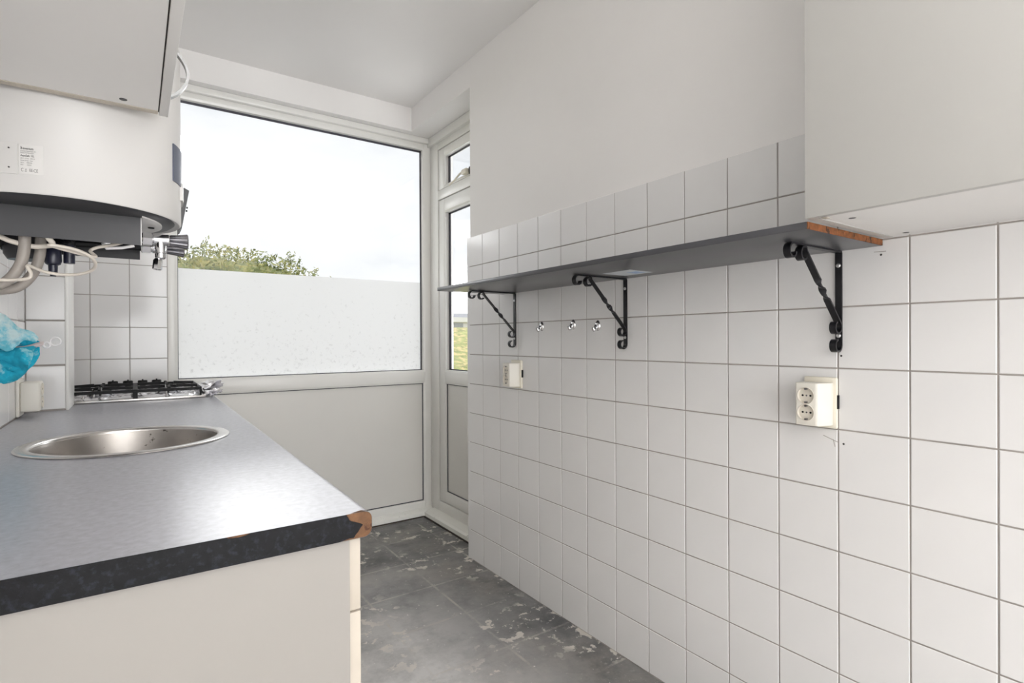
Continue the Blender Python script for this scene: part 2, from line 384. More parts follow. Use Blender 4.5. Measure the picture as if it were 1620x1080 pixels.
# left wall, rear wall, wall beside the window
wl = struct(box(-0.60, -0.313, -3.2, 3.35, 0, ZC).build('wall_left', M['plaster']), 'left wall with white tiles above the worktop', 'wall')
box(-0.313, XL - 0.0015, 0.72, YB, 0.86, 1.511).build('grout', M['grout'], wl)
for k in range(4):
    for i in range(11):
        yc = 2.45 - (i + 0.5) * TP - 0.0
        put_tile(tm_l if i or k else (tm_l := tile_mesh(TP - 0.0022, TP - 0.0022, normal='+x')), (XL - 0.0075, yc, 0.903 + (k + 0.5) * TP), wl, 0.001)
wb = struct(box(-0.60, 0.1355, 3.2125, 3.35, 0, ZC).build('wall_back', M['plaster']), 'narrow tiled wall left of the big window', 'wall')
box(XL, 0.1355, YB + 0.0015, 3.2125, 0.86, 1.665).build('grout', M['grout'], wb)
zrows = [0.9035, 1.0555, 1.2075, 1.3595, 1.5115, 1.6635]
xcols = [-0.305, -0.1715, -0.0203, 0.1345]
mset = {}
for a, b in zip(xcols[:-1], xcols[1:]):
    me = tile_mesh(b - a - GAP, TP - GAP, normal='-y')
    for z0, z1 in zip(zrows[:-1], zrows[1:]): put_tile(me, ((a + b) / 2, YB + 0.0075, (z0 + z1) / 2), wb, 0.0015)
struct(box(-0.60, -0.20, -3.3, -3.2, 0, ZC).build('wall_rear', M['plaster']))
struct(box(1.4, 1.9, -3.3, -3.2, 0, ZC).build('wall_rear', M['plaster']))
struct(box(-0.2, 1.4, -3.3, -3.2, 2.2, ZC).build('wall_rear', M['plaster']))

# tiled pipe chase on the left wall
CY0, CY1, CX1 = 2.45, 2.66, -0.191
ch = struct(box(XL - 0.008, CX1 - 0.0095, CY0 + 0.008, CY1, WZ, 1.72).build('wall_chase', M['plaster']), 'narrow tiled pipe chase standing between worktop and water heater', 'wall')
box(XL, CX1 - 0.009, CY0 + 0.0015, CY0 + 0.008, WZ, 1.70).build('grout', M['grout'], ch)
me = tile_mesh(CX1 - 0.008 - XL - GAP, TP - GAP, normal='-y')
zt = [0.9035, 1.057, 1.2145, 1.366, 1.518, 1.67]
for z0, z1 in zip(zt[:-1], zt[1:]): put_tile(me, ((XL + CX1 - 0.008) / 2, CY0 + 0.0075, (z0 + z1) / 2), ch, 0.0015)
box(CX1 - 0.009, CX1, CY0 - 0.002, CY1, WZ, 1.72, b=0.002).build('corner_trim', M['upvc'], ch)

# beams round the window bay
struct(box(-0.60, 1.44, 3.1652, 3.36, 2.456, ZC).build('trim_1', M['ceiling']), 'boxed white beam above the big window', 'beam')
struct(box(1.44, 1.78, WEND, 3.36, 2.456, ZC).build('trim_2', M['ceiling']), 'boxed white beam above the glazed door', 'beam')

# kerbs at the floor under window and door (sloping top)
def kerb(name, poly, d0, d1, fn, label):
    return struct(MB().prism(poly, d0, d1, fn).build(name, M['upvc_old'], smooth=False), label, 'baseboard')
kerb('baseboard_back', [(3.195, 0.0), (3.30, 0.0), (3.30, 0.052), (3.240, 0.048), (3.205, 0.034), (3.197, 0.026)], 0.10, 1.62, lambda a, b, d: (d, a, b), 'white painted kerb on the floor under the window panel')
kerb('baseboard_right', [(1.530, 0.0), (1.70, 0.0), (1.70, 0.052), (1.604, 0.048), (1.545, 0.036), (1.532, 0.028)], 2.44, 3.196, lambda a, b, d: (a, d, b), 'white painted kerb on the floor under the glazed door')
box(1.522, 1.531, 2.44, 3.19, 0, 0.006).build('trim_3', M['dark_gap'])['kind'] = 'structure'
box(0.26, 1.525, 3.188, 3.196, 0, 0.006).build('trim_4', M['dark_gap'])['kind'] = 'structure'

# ---------------------------------------------------------------- windows and door
def back_fn(u, z, d): return (u, 3.235 + d, z)         # back wall: u = x, d = depth outwards
def door_fn(u, z, d): return (1.600 + d, u, z)         # door wall: u = y, d = depth outwards
def mbar(fn, u0, u1, z0, z1, d0, d1, b=0.003):
    p, q = fn(u0, z0, d0), fn(u1, z1, d1)
    lo = [min(a, c) for a, c in zip(p, q)]; hi = [max(a, c) for a, c in zip(p, q)]
    return MB().box(lo[0], hi[0], lo[1], hi[1], lo[2], hi[2], b=b)
def opening(parent, fn, u0, u1, z0, z1, bars, dglass, pane_name, pane_mat, bead=0.014, gask=(0.006, 0.006, 0.006, 0.006), d_face=0.0, grp=True):
    """gasket + bevelled bead + pane for one light; gask = left(low u), right, bottom, top"""
    lo, hi = min(u0, u1), max(u0, u1)
    pane = mbar(fn, lo - 0.01, hi + 0.01, z0 - 0.01, z1 + 0.01, dglass, dglass + 0.006, b=0).build(pane_name, pane_mat, parent)
    gk = MB()
    for (a, b, c, d) in ((lo, lo + gask[0], z0, z1), (hi - gask[1], hi, z0, z1), (lo, hi, z0, z0 + gask[2]), (lo, hi, z1 - gask[3], z1)):
        if b - a < 1e-6 or d - c < 1e-6: continue
        p, q = fn(a, c, dglass - 0.004), fn(b, d, dglass - 0.0005)
        l = [min(x, y) for x, y in zip(p, q)]; h = [max(x, y) for x, y in zip(p, q)]
        gk.box(l[0], h[0], l[1], h[1], l[2], h[2])
    gk.build('gasket', M['gasket'], parent, smooth=False)
    return pane
def bead_ring(parent, fn, lo, hi, z0, z1, w, d0, d1, m, name='glazing_bead'):
    """mitred bead: square outside at d0, sloping to d1 at its inner edge"""
    mb = MB(); outer = [(lo - w, z0 - w), (hi + w, z0 - w), (hi + w, z1 + w), (lo - w, z1 + w)]; inner = [(lo, z0), (hi, z0), (hi, z1), (lo, z1)]
    vs = [fn(a, b, d0) for a, b in outer] + [fn(a, b, d0 + 0.004) for a, b in inner] + [fn(a, b, d1) for a, b in inner] + [fn(a, b, d1) for a, b in outer]
    fs = []
    for i in (0, 4, 8):
        for k in range(4): fs.append((i + k, i + (k + 1) % 4, i + 4 + (k + 1) % 4, i + 4 + k))
    for k in range(4): fs.append((12 + k, 12 + (k + 1) % 4, (k + 1) % 4, k))
    return mb.add(vs, fs).build(name, m, parent, smooth=False)

# --- big window on the back wall
w1 = sempty('window_1', 'big fixed window with frosted film and white panel below', 'window')
GX0, GX1, GZ0, GZ1, PZ0, PZ1 = 0.1797, 1.549, 0.944, 2.382, 0.0905, 0.8585
for nm, a in (('stile', (0.1365, 0.1697, 0.03, 2.456)), ('stile', (1.559, 1.612, 0.03, 2.456))):
    mbar(back_fn, a[0], a[1], a[2], a[3], 0.0, 0.075).build(nm, M['upvc'], w1)
mbar(back_fn, 0.1697, 1.559, 2.392, 2.420, 0.0, 0.075).build('head_rail', M['upvc'], w1)
mbar(back_fn, 0.1365, 1.60, 2.420, 2.456, -0.022, 0.075, b=0.006).build('head_trim', M['upvc'], w1)
mbar(back_fn, 0.1697, 1.559, 0.8675, 0.934, 0.0, 0.075).build('middle_rail', M['upvc'], w1)
mbar(back_fn, 0.1697, 1.559, 0.03, 0.0815, 0.0, 0.075).build('bottom_rail', M['upvc'], w1)
bead_ring(w1, back_fn, GX0, GX1, GZ0, GZ1, 0.011, 0.0, 0.034, M['upvc'])
bead_ring(w1, back_fn, GX0, GX1, PZ0, PZ1, 0.0095, 0.0, 0.022, M['upvc'])
opening(w1, back_fn, GX0, GX1, GZ0, GZ1, None, 0.034, 'pane', M['glass'], gask=(0.004, 0.009, 0.004, 0.012))
pp = opening(w1, back_fn, GX0, GX1, PZ0, PZ1, None, 0.018, 'infill_panel', M['panel'], gask=(0.004, 0.005, 0.005, 0.005))
mbar(back_fn, GX0 + 0.003, GX1 - 0.0, GZ0 + 0.004, 1.5165, 0.0318, 0.0334, b=0).build('frosted_film', M['film'], w1)

# --- corner post between window and door
struct(box(1.600, 1.68, 3.120 + 0.004, 3.2350, 0.03, 2.456, b=0.003).build('trim_5', M['upvc']), 'white corner post between window and glazed door', 'post')

# --- glazed door and vent window above it
def door_side(name, label, cat, z_lo, z_hi): return sempty(name, label, cat)
d1 = door_side('door_1', 'white glazed door with solid lower panel beside the tiled wall', 'door', 0, 0)
LO, HI = 2.47, 3.116
mbar(door_fn, HI - 0.068, HI, 0.114, 2.030, 0.004, 0.07).build('stile', M['upvc'], d1)
mbar(door_fn, LO, LO + 0.07, 0.114, 2.030, 0.004, 0.07).build('stile', M['upvc'], d1)
DG0, DG1 = LO + 0.08, 3.038
mbar(door_fn, LO + 0.07, HI - 0.068, 1.952, 2.030, 0.004, 0.07).build('top_rail', M['upvc'], d1)
mbar(door_fn, LO + 0.07, HI - 0.068, 0.874, 0.941, 0.004, 0.07).build('middle_rail', M['upvc'], d1)
mbar(door_fn, LO + 0.07, HI - 0.068, 0.114, 0.1725, 0.004, 0.07).build('bottom_rail', M['upvc'], d1)
bead_ring(d1, door_fn, DG0, DG1, 0.951, 1.942, 0.010, 0.004, 0.036, M['upvc'])
bead_ring(d1, door_fn, DG0, DG1, 0.1825, 0.864, 0.010, 0.004, 0.022, M['upvc'])
opening(d1, door_fn, DG0, DG1, 0.951, 1.942, None, 0.036, 'pane', M['glass'], gask=(0.006, 0.024, 0.007, 0.010))
opening(d1, door_fn, DG0, DG1, 0.1825, 0.864, None, 0.018, 'infill_panel', M['panel'], gask=(0.004, 0.005, 0.005, 0.005))
mbar(door_fn, LO, HI + 0.01, 0.03, 0.110, 0.0, 0.07).build('threshold_rail', M['upvc'], d1)
rb = MB()
for a in ((HI, HI + 0.005, 0.11, 2.034), (LO, HI + 0.005, 0.110, 0.114), (LO, HI + 0.005, 2.030, 2.034)):
    p, q = door_fn(a[0], a[2], 0.012), door_fn(a[1], a[3], 0.06)
    rb.box(p[0], q[0], p[1], q[1], p[2], q[2])
rb.build('rebate', M['gasket'], d1, smooth=False)
w2 = sempty('window_2', 'small top-hung vent window above the glazed door', 'window')
mbar(door_fn, LO - 0.02, HI + 0.01, 2.034, 2.094, 0.0, 0.07).build('transom', M['upvc'], w2)
mbar(door_fn, LO - 0.02, HI + 0.01, 2.356, 2.40, 0.0, 0.07).build('head_rail', M['upvc'], w2)
mbar(door_fn, LO - 0.02, 3.235, 2.400, 2.456, -0.020, 0.07, b=0.006).build('head_trim', M['upvc'], w2)
mbar(door_fn, HI - 0.068, HI, 2.098, 2.352, 0.004, 0.07).build('sash_stile', M['upvc'], w2)
mbar(door_fn, LO, LO + 0.07, 2.098, 2.352, 0.004, 0.07).build('sash_stile', M['upvc'], w2)
mbar(door_fn, LO + 0.07, HI - 0.068, 2.3095, 2.352, 0.004, 0.07).build('sash_rail', M['upvc'], w2)
mbar(door_fn, LO + 0.07, HI - 0.068, 2.098, 2.107, 0.004, 0.07).build('sash_rail', M['upvc'], w2)
bead_ring(w2, door_fn, DG0, DG1, 2.117, 2.2995, 0.010, 0.004, 0.036, M['upvc'])
opening(w2, door_fn, DG0, DG1, 2.117, 2.2995, None, 0.036, 'pane', M['glass'], gask=(0.006, 0.024, 0.007, 0.010))
rb = MB()
for a in ((HI, HI + 0.005, 2.094, 2.356), (LO, HI + 0.005, 2.094, 2.098), (LO, HI + 0.005, 2.352, 2.356)):
    p, q = door_fn(a[0], a[2], 0.012), door_fn(a[1], a[3], 0.06)
    rb.box(p[0], q[0], p[1], q[1], p[2], q[2])
rb.build('rebate', M['gasket'], w2, smooth=False)
# latch: body on the bottom sash rail with a stay arm
lt = MB().box(1.572, 1.603, 2.715, 2.775, 2.106, 2.135, b=0.006).build('latch_body', M['cream'], w2)
MB().box(1.588, 1.6035, 2.690, 2.712, 2.098, 2.140, b=0.003).build('latch_keep', M['dark_plastic'], w2)
MB().tube([(1.580, 2.772, 2.122), (1.578, 2.80, 2.118), (1.578, 2.86, 2.098), (1.579, 2.93, 2.082)], [0.007, 0.006, 0.005, 0.004], 8).build('latch_arm', M['cream'], w2)

# ================================================================ LEFT SIDE: WORKTOP, CABINETS
# worktop: outline slightly skewed, round cut-out for the sink
SX, SY, SR = -0.0102, 1.602, 0.2125
def front_x(y): return 0.2722 + (y - 0.7387) / (2.70 - 0.7387) * (0.2905 - 0.2722)
WT0, WT1, TH, RR = 0.7375, 3.203, 0.0356, 0.011
wt = thing('worktop', (0, 1.7, WZ - TH), 'black speckled kitchen worktop with chipped front corner, holding the round sink', 'worktop')
def worktop_slab():
    bm = MB(); X0 = XL + 0.0005; rh = SR - 0.012
    outer = [(X0, WT0), (front_x(WT0) - RR, WT0), (front_x(WT1) - RR, WT1), (X0, WT1)]
    def hit(a):
        dx, dy = math.cos(a), math.sin(a); best = 1e9
        for i in range(4):
            (x1, y1), (x2, y2) = outer[i], outer[(i + 1) % 4]; ex, ey = x2 - x1, y2 - y1; den = dx * ey - dy * ex
            if abs(den) < 1e-9: continue
            t = ((x1 - SX) * ey - (y1 - SY) * ex) / den; u = ((x1 - SX) * dy - (y1 - SY) * dx) / den
            if t > 0 and -1e-6 <= u <= 1 + 1e-6: best = min(best, t)
        return (SX + dx * best, SY + dy * best)
    angs = sorted([2 * PI * k / 64 for k in range(64)] + [math.atan2(y - SY, x - SX) % (2 * PI) for x, y in outer])
    n = len(angs); vs = []
    for z in (WZ, WZ - TH):
        vs += [(SX + math.cos(a) * rh, SY + math.sin(a) * rh, z) for a in angs]
        vs += [hit(a) + (z,) for a in angs]
    fs = []
    for k in range(n):
        j = (k + 1) % n
        fs += [(k, n + k, n + j, j), (2 * n + k, 2 * n + j, 3 * n + j, 3 * n + k), (k, j, 2 * n + j, 2 * n + k)]
    bm.add(vs, fs)
    # back and far end faces
    bm.add([(X0, WT0, WZ - TH), (X0, WT1, WZ - TH), (X0, WT1, WZ), (X0, WT0, WZ)], [(0, 1, 2, 3)])
    # rounded front strip
    prof = [(-RR, 0)] + [(-RR + RR * math.sin(t * PI / 2 / 6), -RR + RR * math.cos(t * PI / 2 / 6)) for t in range(1, 7)] + [(-RR + RR * math.cos(t * PI / 2 / 6), -TH + RR - RR * math.sin(t * PI / 2 / 6)) for t in range(0, 7)]
    ring = []
    for y in (WT0, WT1): ring += [(front_x(y) + a, y, WZ + b) for a, b in prof]
    q = len(prof); bm.add(ring, [(k, k + 1, q + k + 1, q + k) for k in range(q - 1)])
    return bm, prof
bm, prof = worktop_slab()
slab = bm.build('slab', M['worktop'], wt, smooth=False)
# near end: edge strip (laminate) with the corner broken off, chipboard core behind it
zt0, zb0, fx = WZ - 0.0003, WZ - TH, front_x(WT0)
core = MB()
end = [(XL + 0.001, zt0), (fx - RR, zt0)] + [(fx + a, WZ + b) for a, b in prof[1:]] + [(XL + 0.001, zb0)]
core.prism(end, WT0 + 0.0010, WT0 + 0.012, lambda a, b, d: (a, d, b)).build('chipboard_core', M['chip'], wt, smooth=False)
strip = [(XL + 0.001, zt0), (0.090, zt0), (0.0925, zt0 - 0.002), (0.103, zt0 - 0.0028), (0.112, zt0 - 0.0018), (0.117, zt0), (0.236, zt0), (0.2385, zt0 - 0.004), (0.2405, zt0 - 0.008), (0.2435, zt0 - 0.010), (0.256, zt0 - 0.0155), (0.2592, zt0 - 0.0175),
         (0.256, zt0 - 0.021), (0.2525, zt0 - 0.026), (0.2485, zt0 - 0.030), (0.2465, zt0 - 0.0335), (0.240, zt0 - 0.0328), (0.234, zt0 - 0.034), (0.2280, zb0 + 0.0002), (0.224, zb0), (XL + 0.001, zb0)]
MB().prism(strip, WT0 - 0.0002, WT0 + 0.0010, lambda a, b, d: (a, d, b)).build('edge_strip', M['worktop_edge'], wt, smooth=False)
# splinter of bare chipboard over the top of the corner
MB().add([(0.2405, WT0 + 0.0003, WZ + 0.0004), (0.262, WT0 + 0.0003, WZ + 0.0003), (0.2675, WT0 + 0.008, WZ - 0.0012), (0.258, WT0 + 0.007, WZ + 0.0004), (0.249, WT0 + 0.004, WZ + 0.0004)], [(0, 1, 2, 3, 4)]).build('bare_patch', M['chip'], wt, smooth=False)

# sink
sk = thing('sink', (SX, SY, WZ), 'round stainless steel sink sunk in the dark worktop', 'sink')
R0 = SR
MB().lathe([(R0 - 0.014, -0.004), (R0 - 0.001, 0.0003), (R0, 0.0012), (R0 - 0.001, 0.003), (R0 - 0.005, 0.0042), (R0 - 0.020, 0.0040), (R0 - 0.0265, 0.0032), (R0 - 0.0285, 0.001), (R0 - 0.029, -0.004), (R0 - 0.027, -0.004)], (SX, SY, WZ), n=96, cap=False).build('rim', M['steel'], sk, ang=60)
MB().lathe([(R0 - 0.0285, -0.003), (R0 - 0.031, -0.012), (R0 - 0.036, -0.12), (R0 - 0.043, -0.150), (R0 - 0.060, -0.164), (0.045, -0.170), (0.042, -0.174), (0.0, -0.174)], (SX, SY, WZ), n=96, cap=False).build('bowl', speckle(mat('used_steel', rgb(166, 161, 156), 0.36, 1.0, var=0.06, scale=25), rgb(80, 75, 70), 34, 0.645, 0.68), sk, ang=60)
MB().lathe([(0.043, -0.1735), (0.043, -0.169), (0.036, -0.168), (0.034, -0.172), (0.0, -0.172)], (SX, SY, WZ), n=48, cap=False).build('drain', M['chrome'], sk)

# base cabinet under the worktop
bc = thing('base_cabinet', (0, 1.7, 0), 'white base cabinet with grey-white end panel under the dark worktop', 'cabinet')
BF = 0.2435
ZU = WZ - TH - 0.0005
box(-0.30, BF, 0.747, 0.765, 0.0, ZU).build('end_panel', M['laminate_side'], bc)
box(-0.30, 0.21, 0.766, 0.782, 0.10, ZU).build('carcass_side', M['laminate'], bc)
box(-0.30, 0.200, 0.766, 3.19, 0.0, 0.10).build('plinth', M['laminate'], bc)
box(-0.30, 0.241, 0.783, 3.19, 0.10, 0.70).build('carcass', M['laminate'], bc)
ys = [0.752, 1.20, 1.65, 2.10, 2.55, 3.19]
for a, b in zip(ys[:-1], ys[1:]):
    sx = (front_x((a + b) / 2) - front_x(0.74)) * 0.0
    dr = box(BF + 0.0015, BF + 0.0175, a + 0.0015, b - 0.0015, 0.7585, ZU - 0.001, b=0.001).build('drawer_front', [M['edge']], bc)
    MB().tube([(BF + 0.017, (a + b) / 2 - 0.05, 0.80), (BF + 0.023, (a + b) / 2 - 0.045, 0.80), (BF + 0.023, (a + b) / 2 + 0.045, 0.80), (BF + 0.017, (a + b) / 2 + 0.05, 0.80)], 0.002, 8).build('handle', M['chrome'], dr)
    dd = box(BF + 0.0015, BF + 0.0175, a + 0.0015, b - 0.0015, 0.105, 0.7555, b=0.001).build('door', [M['edge']], bc)
    MB().tube([(BF + 0.017, b - 0.04, 0.62), (BF + 0.023, b - 0.04, 0.625), (BF + 0.023, b - 0.04, 0.705), (BF + 0.017, b - 0.04, 0.71)], 0.002, 8).build('handle', M['chrome'], dd)

# ---------------------------------------------------------------- upper cabinet, left
CZ = 1.542
cl = thing('wall_cabinet', (-0.12, 0.75, CZ), 'white wall cabinet with a bow handle, hanging on the left above the worktop', 'cabinet')
box(XL, 0.0355, 0.30, 1.1345, CZ + 0.001, CZ + 0.017).build('bottom_panel', M['laminate'], cl)
box(XL, 0.0355, 1.135, 1.1505, CZ, 2.26).build('side_panel', M['edge'], cl)
box(XL, 0.0355, 0.284, 0.2995, CZ, 2.26).build('side_panel', M['edge'], cl)
box(XL, 0.0355, 0.30, 1.1345, 2.243, 2.26).build('top_panel', M['laminate'], cl)
box(XL, -0.297, 0.30, 1.1345, CZ + 0.017, 2.243).build('back_panel', M['laminate'], cl)
MB().box(0.0338, 0.0375, 0.286, 1.149, CZ + 0.004, 2.25).build('shadow_gap', M['dark_gap'], cl)
dr = box(0.0375, 0.0515, 0.286, 1.1545, CZ - 0.0005, 2.258, b=0.0012).build('door', M['laminate'], cl)
bow = [(0.0515 + 0.026 * math.sin(PI * t / 14) ** 0.8, 1.085, 1.552 + 0.085 * t / 14) for t in range(15)]
MB().ribbon(bow, 0.012, 0.004, (0, 1, 0)).build('handle', M['grey_metal'], dr)
MB().lathe([(0.0, -0.0006), (0.0055, -0.0006), (0.006, 0.0012)], (-0.0138, 1.1136, CZ + 0.001), n=20).build('screw_hole', M['dark_plastic'], cl)

# ---------------------------------------------------------------- water heater
HX, HY, HR, HZ0, HZ1 = -0.104, 1.351, 0.186, 1.38, 1.80
wh = thing('water_heater', (HX, HY, HZ0), 'white round boiler with dark grey base and pipes, hung on the left wall', 'water heater')
MB().lathe([(HR - 0.012, 0.004), (HR - 0.003, 0.0), (HR, 0.003), (HR, 0.36), (HR - 0.01, 0.395), (HR - 0.035, 0.415), (HR - 0.08, 0.42), (0, 0.42)], (HX, HY, HZ0), n=96).build('body', M['heater'], wh, ang=50)
MB().lathe([(HR - 0.0115, 0.0035), (HR - 0.018, -0.0015), (0.0, -0.0018)], (HX, HY, HZ0), n=96).build('base_ring', M['dark_plastic'], wh, ang=50)
pr = HR - 0.034; xa = 0.0125 - HX; a0 = math.acos(xa / pr)
MB().prism([(HX + pr * math.cos(a0 - 2 * a0 * k / 28), HY + pr * math.sin(a0 - 2 * a0 * k / 28)) for k in range(29)], HZ0 - 0.0045, HZ0 - 0.0015, lambda a, b, d: (a, b, d)).build('base_plate', M['laminate'], wh, smooth=False)
MB().lathe([(0.0, -0.002), (0.0055, -0.002), (0.006, 0.0)], (0.029, 1.355, HZ0 - 0.0045), n=16).build('screw', M['black'], wh)
box(XL, HX - HR + 0.02, HY - 0.10, HY + 0.10, HZ0 + 0.04, HZ0 + 0.32).build('wall_bracket', M['screw'], wh)
# shroud under the body: near, far, left plates
SZ = 1.325
shd = MB(); shd.box(-0.218, 0.0105, 1.274, 1.2765, SZ, HZ0 + 0.004); shd.box(-0.218, 0.0105, 1.4985, 1.501, SZ, HZ0 + 0.004); shd.box(-0.2205, -0.218, 1.274, 1.501, SZ + 0.0, HZ0 + 0.004)
shd.build('shroud', M['dark_plastic'], wh, smooth=False)
box(0.0105, 0.0118, 1.2735, 1.277, SZ, HZ0 + 0.004).build('shroud_edge_glint', M['laminate'], wh)  # white strip painting the reflection along the dark plate's edge
# soft dark recess with slot at the front and the tilted dark flap behind it
def on_body(a, z, off=0.0): return (HX + (HR + off) * math.cos(a), HY + (HR + off) * math.sin(a), z)
def curved_plate(a0, a1, z0, z1, t, n=14):
    vs = []; fs = []
    for k in range(n + 1):
        a = a0 + (a1 - a0) * k / n
        vs += [on_body(a, z0), on_body(a, z1), on_body(a, z1, t), on_body(a, z0, t)]
    for k in range(n):
        for q in range(4): fs.append((4 * k + q, 4 * k + (q + 1) % 4, 4 * k + 4 + (q + 1) % 4, 4 * k + 4 + q))
    fs += [(0, 1, 2, 3), (4 * n, 4 * n + 3, 4 * n + 2, 4 * n + 1)]
    return MB().add(vs, fs)
curved_plate(math.radians(-26), math.radians(12), 1.458, 1.532, 0.0025).build('display_recess', mat('dark_blue_plastic', rgb(84, 88, 104), 0.35, var=0.06), wh)
curved_plate(math.radians(-12), math.radians(20), 1.430, 1.465, 0.0048).build('display_lip', M['heater'], wh)
MB().prism([(0.0815, 1.384), (0.0905, 1.4790), (0.1010, 1.4735), (0.0865, 1.388)], 1.40, 1.47, lambda a, b, d: (a, d, b)).build('control_flap', M['dark_plastic'], wh, smooth=False)
for z, x in ((1.436, 0.0965), (1.429, 0.0955)): MB().lathe([(0.002, -0.001), (0.002, 0.002)], (x, 1.405, z), (1, 0, 0), n=10).build('flap_stud', M['black'], wh)
# data sticker: printed on the rounded front
def bend(me, a_mid, zc, off):
    for v in me.vertices:
        a = a_mid + v.co.x / HR; v.co = Vector(on_body(a, zc + v.co.y, off + v.co.z))
def text_part(txt, x, y, size, parent, a_mid, zc, name='printed_line', m=None, bold=0.0):
    cu = bpy.data.curves.new('t', 'FONT'); cu.body = txt; cu.size = size; cu.offset = bold; cu.resolution_u = 2
    to = bpy.data.objects.new('t', cu); C.objects.link(to)
    dg = bpy.context.evaluated_depsgraph_get(); me = bpy.data.meshes.new_from_object(to.evaluated_get(dg)); bpy.data.objects.remove(to)
    for v in me.vertices: v.co.x = (v.co.x + x) * 0.68; v.co.y += y; v.co.z = 0.0
    bend(me, a_mid, zc, 0.0010)
    me.materials.clear(); me.materials.append(m or M['ink'])
    return link(name, me, parent)
LA, LZ = math.radians(-105.8) + 0.0159 / HR, 1.4345
stk = curved_plate(LA - 0.0125 / HR, LA + 0.0185 / HR, LZ - 0.0245, LZ + 0.0235, 0.0007, 8).build('data_sticker', mat('heater_sticker', rgb(216, 214, 211), 0.4, var=0.01), wh)
text_part('inventum', -0.0115, 0.0152, 0.0054, stk, LA, LZ, bold=0.0001)
text_part('h', -0.0155, 0.0152, 0.0068, stk, LA, LZ, bold=0.0002)
text_part('Inventum Technologies B.V.', -0.0158, 0.0118, 0.0026, stk, LA, LZ)
text_part('Postbus 70, Nieuwegein', -0.0158, 0.0088, 0.0026, stk, LA, LZ)
text_part('AquaSafe 10L', -0.0158, 0.0038, 0.0047, stk, LA, LZ, bold=0.00006)
text_part('230 V ~ 50 Hz    2000 W', -0.0158, 0.0000, 0.0026, stk, LA, LZ)
text_part('Inhoud 10 liter   8 bar', -0.0158, -0.0035, 0.0026, stk, LA, LZ)
text_part('Art.nr.      40001025', -0.0158, -0.0070, 0.0026, stk, LA, LZ)
text_part('IPX4         10/2016', -0.0158, -0.0105, 0.0026, stk, LA, LZ)
text_part('C', -0.0156, -0.0205, 0.0078, stk, LA, LZ); text_part('X', -0.0075, -0.0190, 0.0050, stk, LA, LZ); text_part('_', -0.0078, -0.0195, 0.0065, stk, LA, LZ, bold=0.0002)
text_part('EE', 0.0005, -0.0200, 0.0066, stk, LA, LZ); text_part('CE', 0.0082, -0.0205, 0.0072, stk, LA, LZ)
cov = curved_plate(LA - 0.060 / HR, LA - 0.0140 / HR, LZ - 0.0255, LZ + 0.0235, 0.002, 10).build('service_cover', M['heater'], wh)
for z in (LZ - 0.0155, LZ + 0.0155):
    a = LA - 0.0252 / HR; p = on_body(a, z, 0.0018)
    MB().lathe([(0.0012, 0.0), (0.0012, 0.0012)], p, (math.cos(a), math.sin(a), 0), n=12).build('screw', M['ink'], cov)
# valves
def valve(y, z, x0):
    v = MB()
    v.lathe([(0.011, 0.0), (0.0135, 0.002), (0.0135, 0.017), (0.011, 0.019)], (x0, y, z), (1, 0, 0), n=6)
    v.lathe([(0.009, 0.018), (0.0115, 0.021), (0.0115, 0.046), (0.010, 0.048)], (x0, y, z), (1, 0, 0), n=24)
    b = v.build('mixer_valve', M['chrome'], wh)
    k = MB().lathe([(0.0095, 0.047), (0.0105, 0.050), (0.0115, 0.060), (0.0135, 0.072), (0.0150, 0.079), (0.013, 0.081), (0.0, 0.081)], (x0, y, z), (1, 0, 0), n=28, flute=0.09)
    k.build('knob', M['dull_chrome'], b, ang=20)
    return b
v1 = valve(1.33, 1.3475, 0.0125); v2 = valve(1.44, 1.3455, 0.0125)
o = MB().lathe([(0.0105, 0.0), (0.0095, 0.014), (0.008, 0.024), (0.010, 0.026), (0.010, 0.034), (0.0065, 0.037)], (0.044, 1.33, 1.3445), (0.02, 0, -1), n=24)
o.lathe([(0.006, 0.036), (0.0085, 0.040), (0.0085, 0.058), (0.006, 0.060)], (0.044, 1.33, 1.3445), (-0.10, 0, -1), n=8)
o.build('outlet', M['chrome'], v1)
# pipework seen beneath
MB().tube([(-0.200, 1.33, 1.352), (-0.14, 1.34, 1.345), (-0.06, 1.34, 1.345), (0.012, 1.335, 1.347)], 0.008, 10).build('pipe', M['dull_chrome'], wh)
MB().tube([(-0.10, 1.43, 1.342), (-0.03, 1.44, 1.345), (0.012, 1.44, 1.346)], 0.009, 10).build('pipe', M['black'], wh)
for x, y in ((-0.075, 1.33), (-0.055, 1.38), (-0.03, 1.34)):
    MB().lathe([(0.008, 0.0), (0.011, 0.002), (0.011, 0.013), (0.008, 0.016)], (x, y, 1.346), (1, 0.1, 0.1), n=6).build('fitting', M['chrome'], wh)
MB().tube([(-0.05, 1.32, 1.330), (-0.045, 1.33, 1.322), (-0.02, 1.335, 1.326), (0.0, 1.335, 1.332)], 0.003, 8).build('fitting_wire', M['clear_plastic'], wh)
cup = MB().lathe([(0.0, 0.060), (0.011, 0.060), (0.011, 0.046), (0.0125, 0.044), (0.0135, 0.018), (0.0115, 0.012), (0.0075, 0.010), (0.0070, -0.004), (0.0048, -0.005), (0.0046, -0.011), (0.0, -0.011)], (-0.1275, 1.35, 1.2745), n=28).build('trap_cup', M['navy_plastic'], wh)
bel = MB()
for k in range(6): bel.lathe([(0.009, -0.002), (0.0135, 0.0), (0.009, 0.002)], (-0.126 + k * 0.0035, 1.35, 1.330 + k * 0.0015), (0.5, 0, 1), n=20)
bel.build('trap_bellows', M['black'], wh)
MB().lathe([(0.0, 0.0), (0.0088, 0.0), (0.0092, 0.002), (0.0092, 0.035), (0.0, 0.035)], (-0.104, 1.36, 1.291), n=24).build('pipe_stub', M['navy_plastic'], wh)
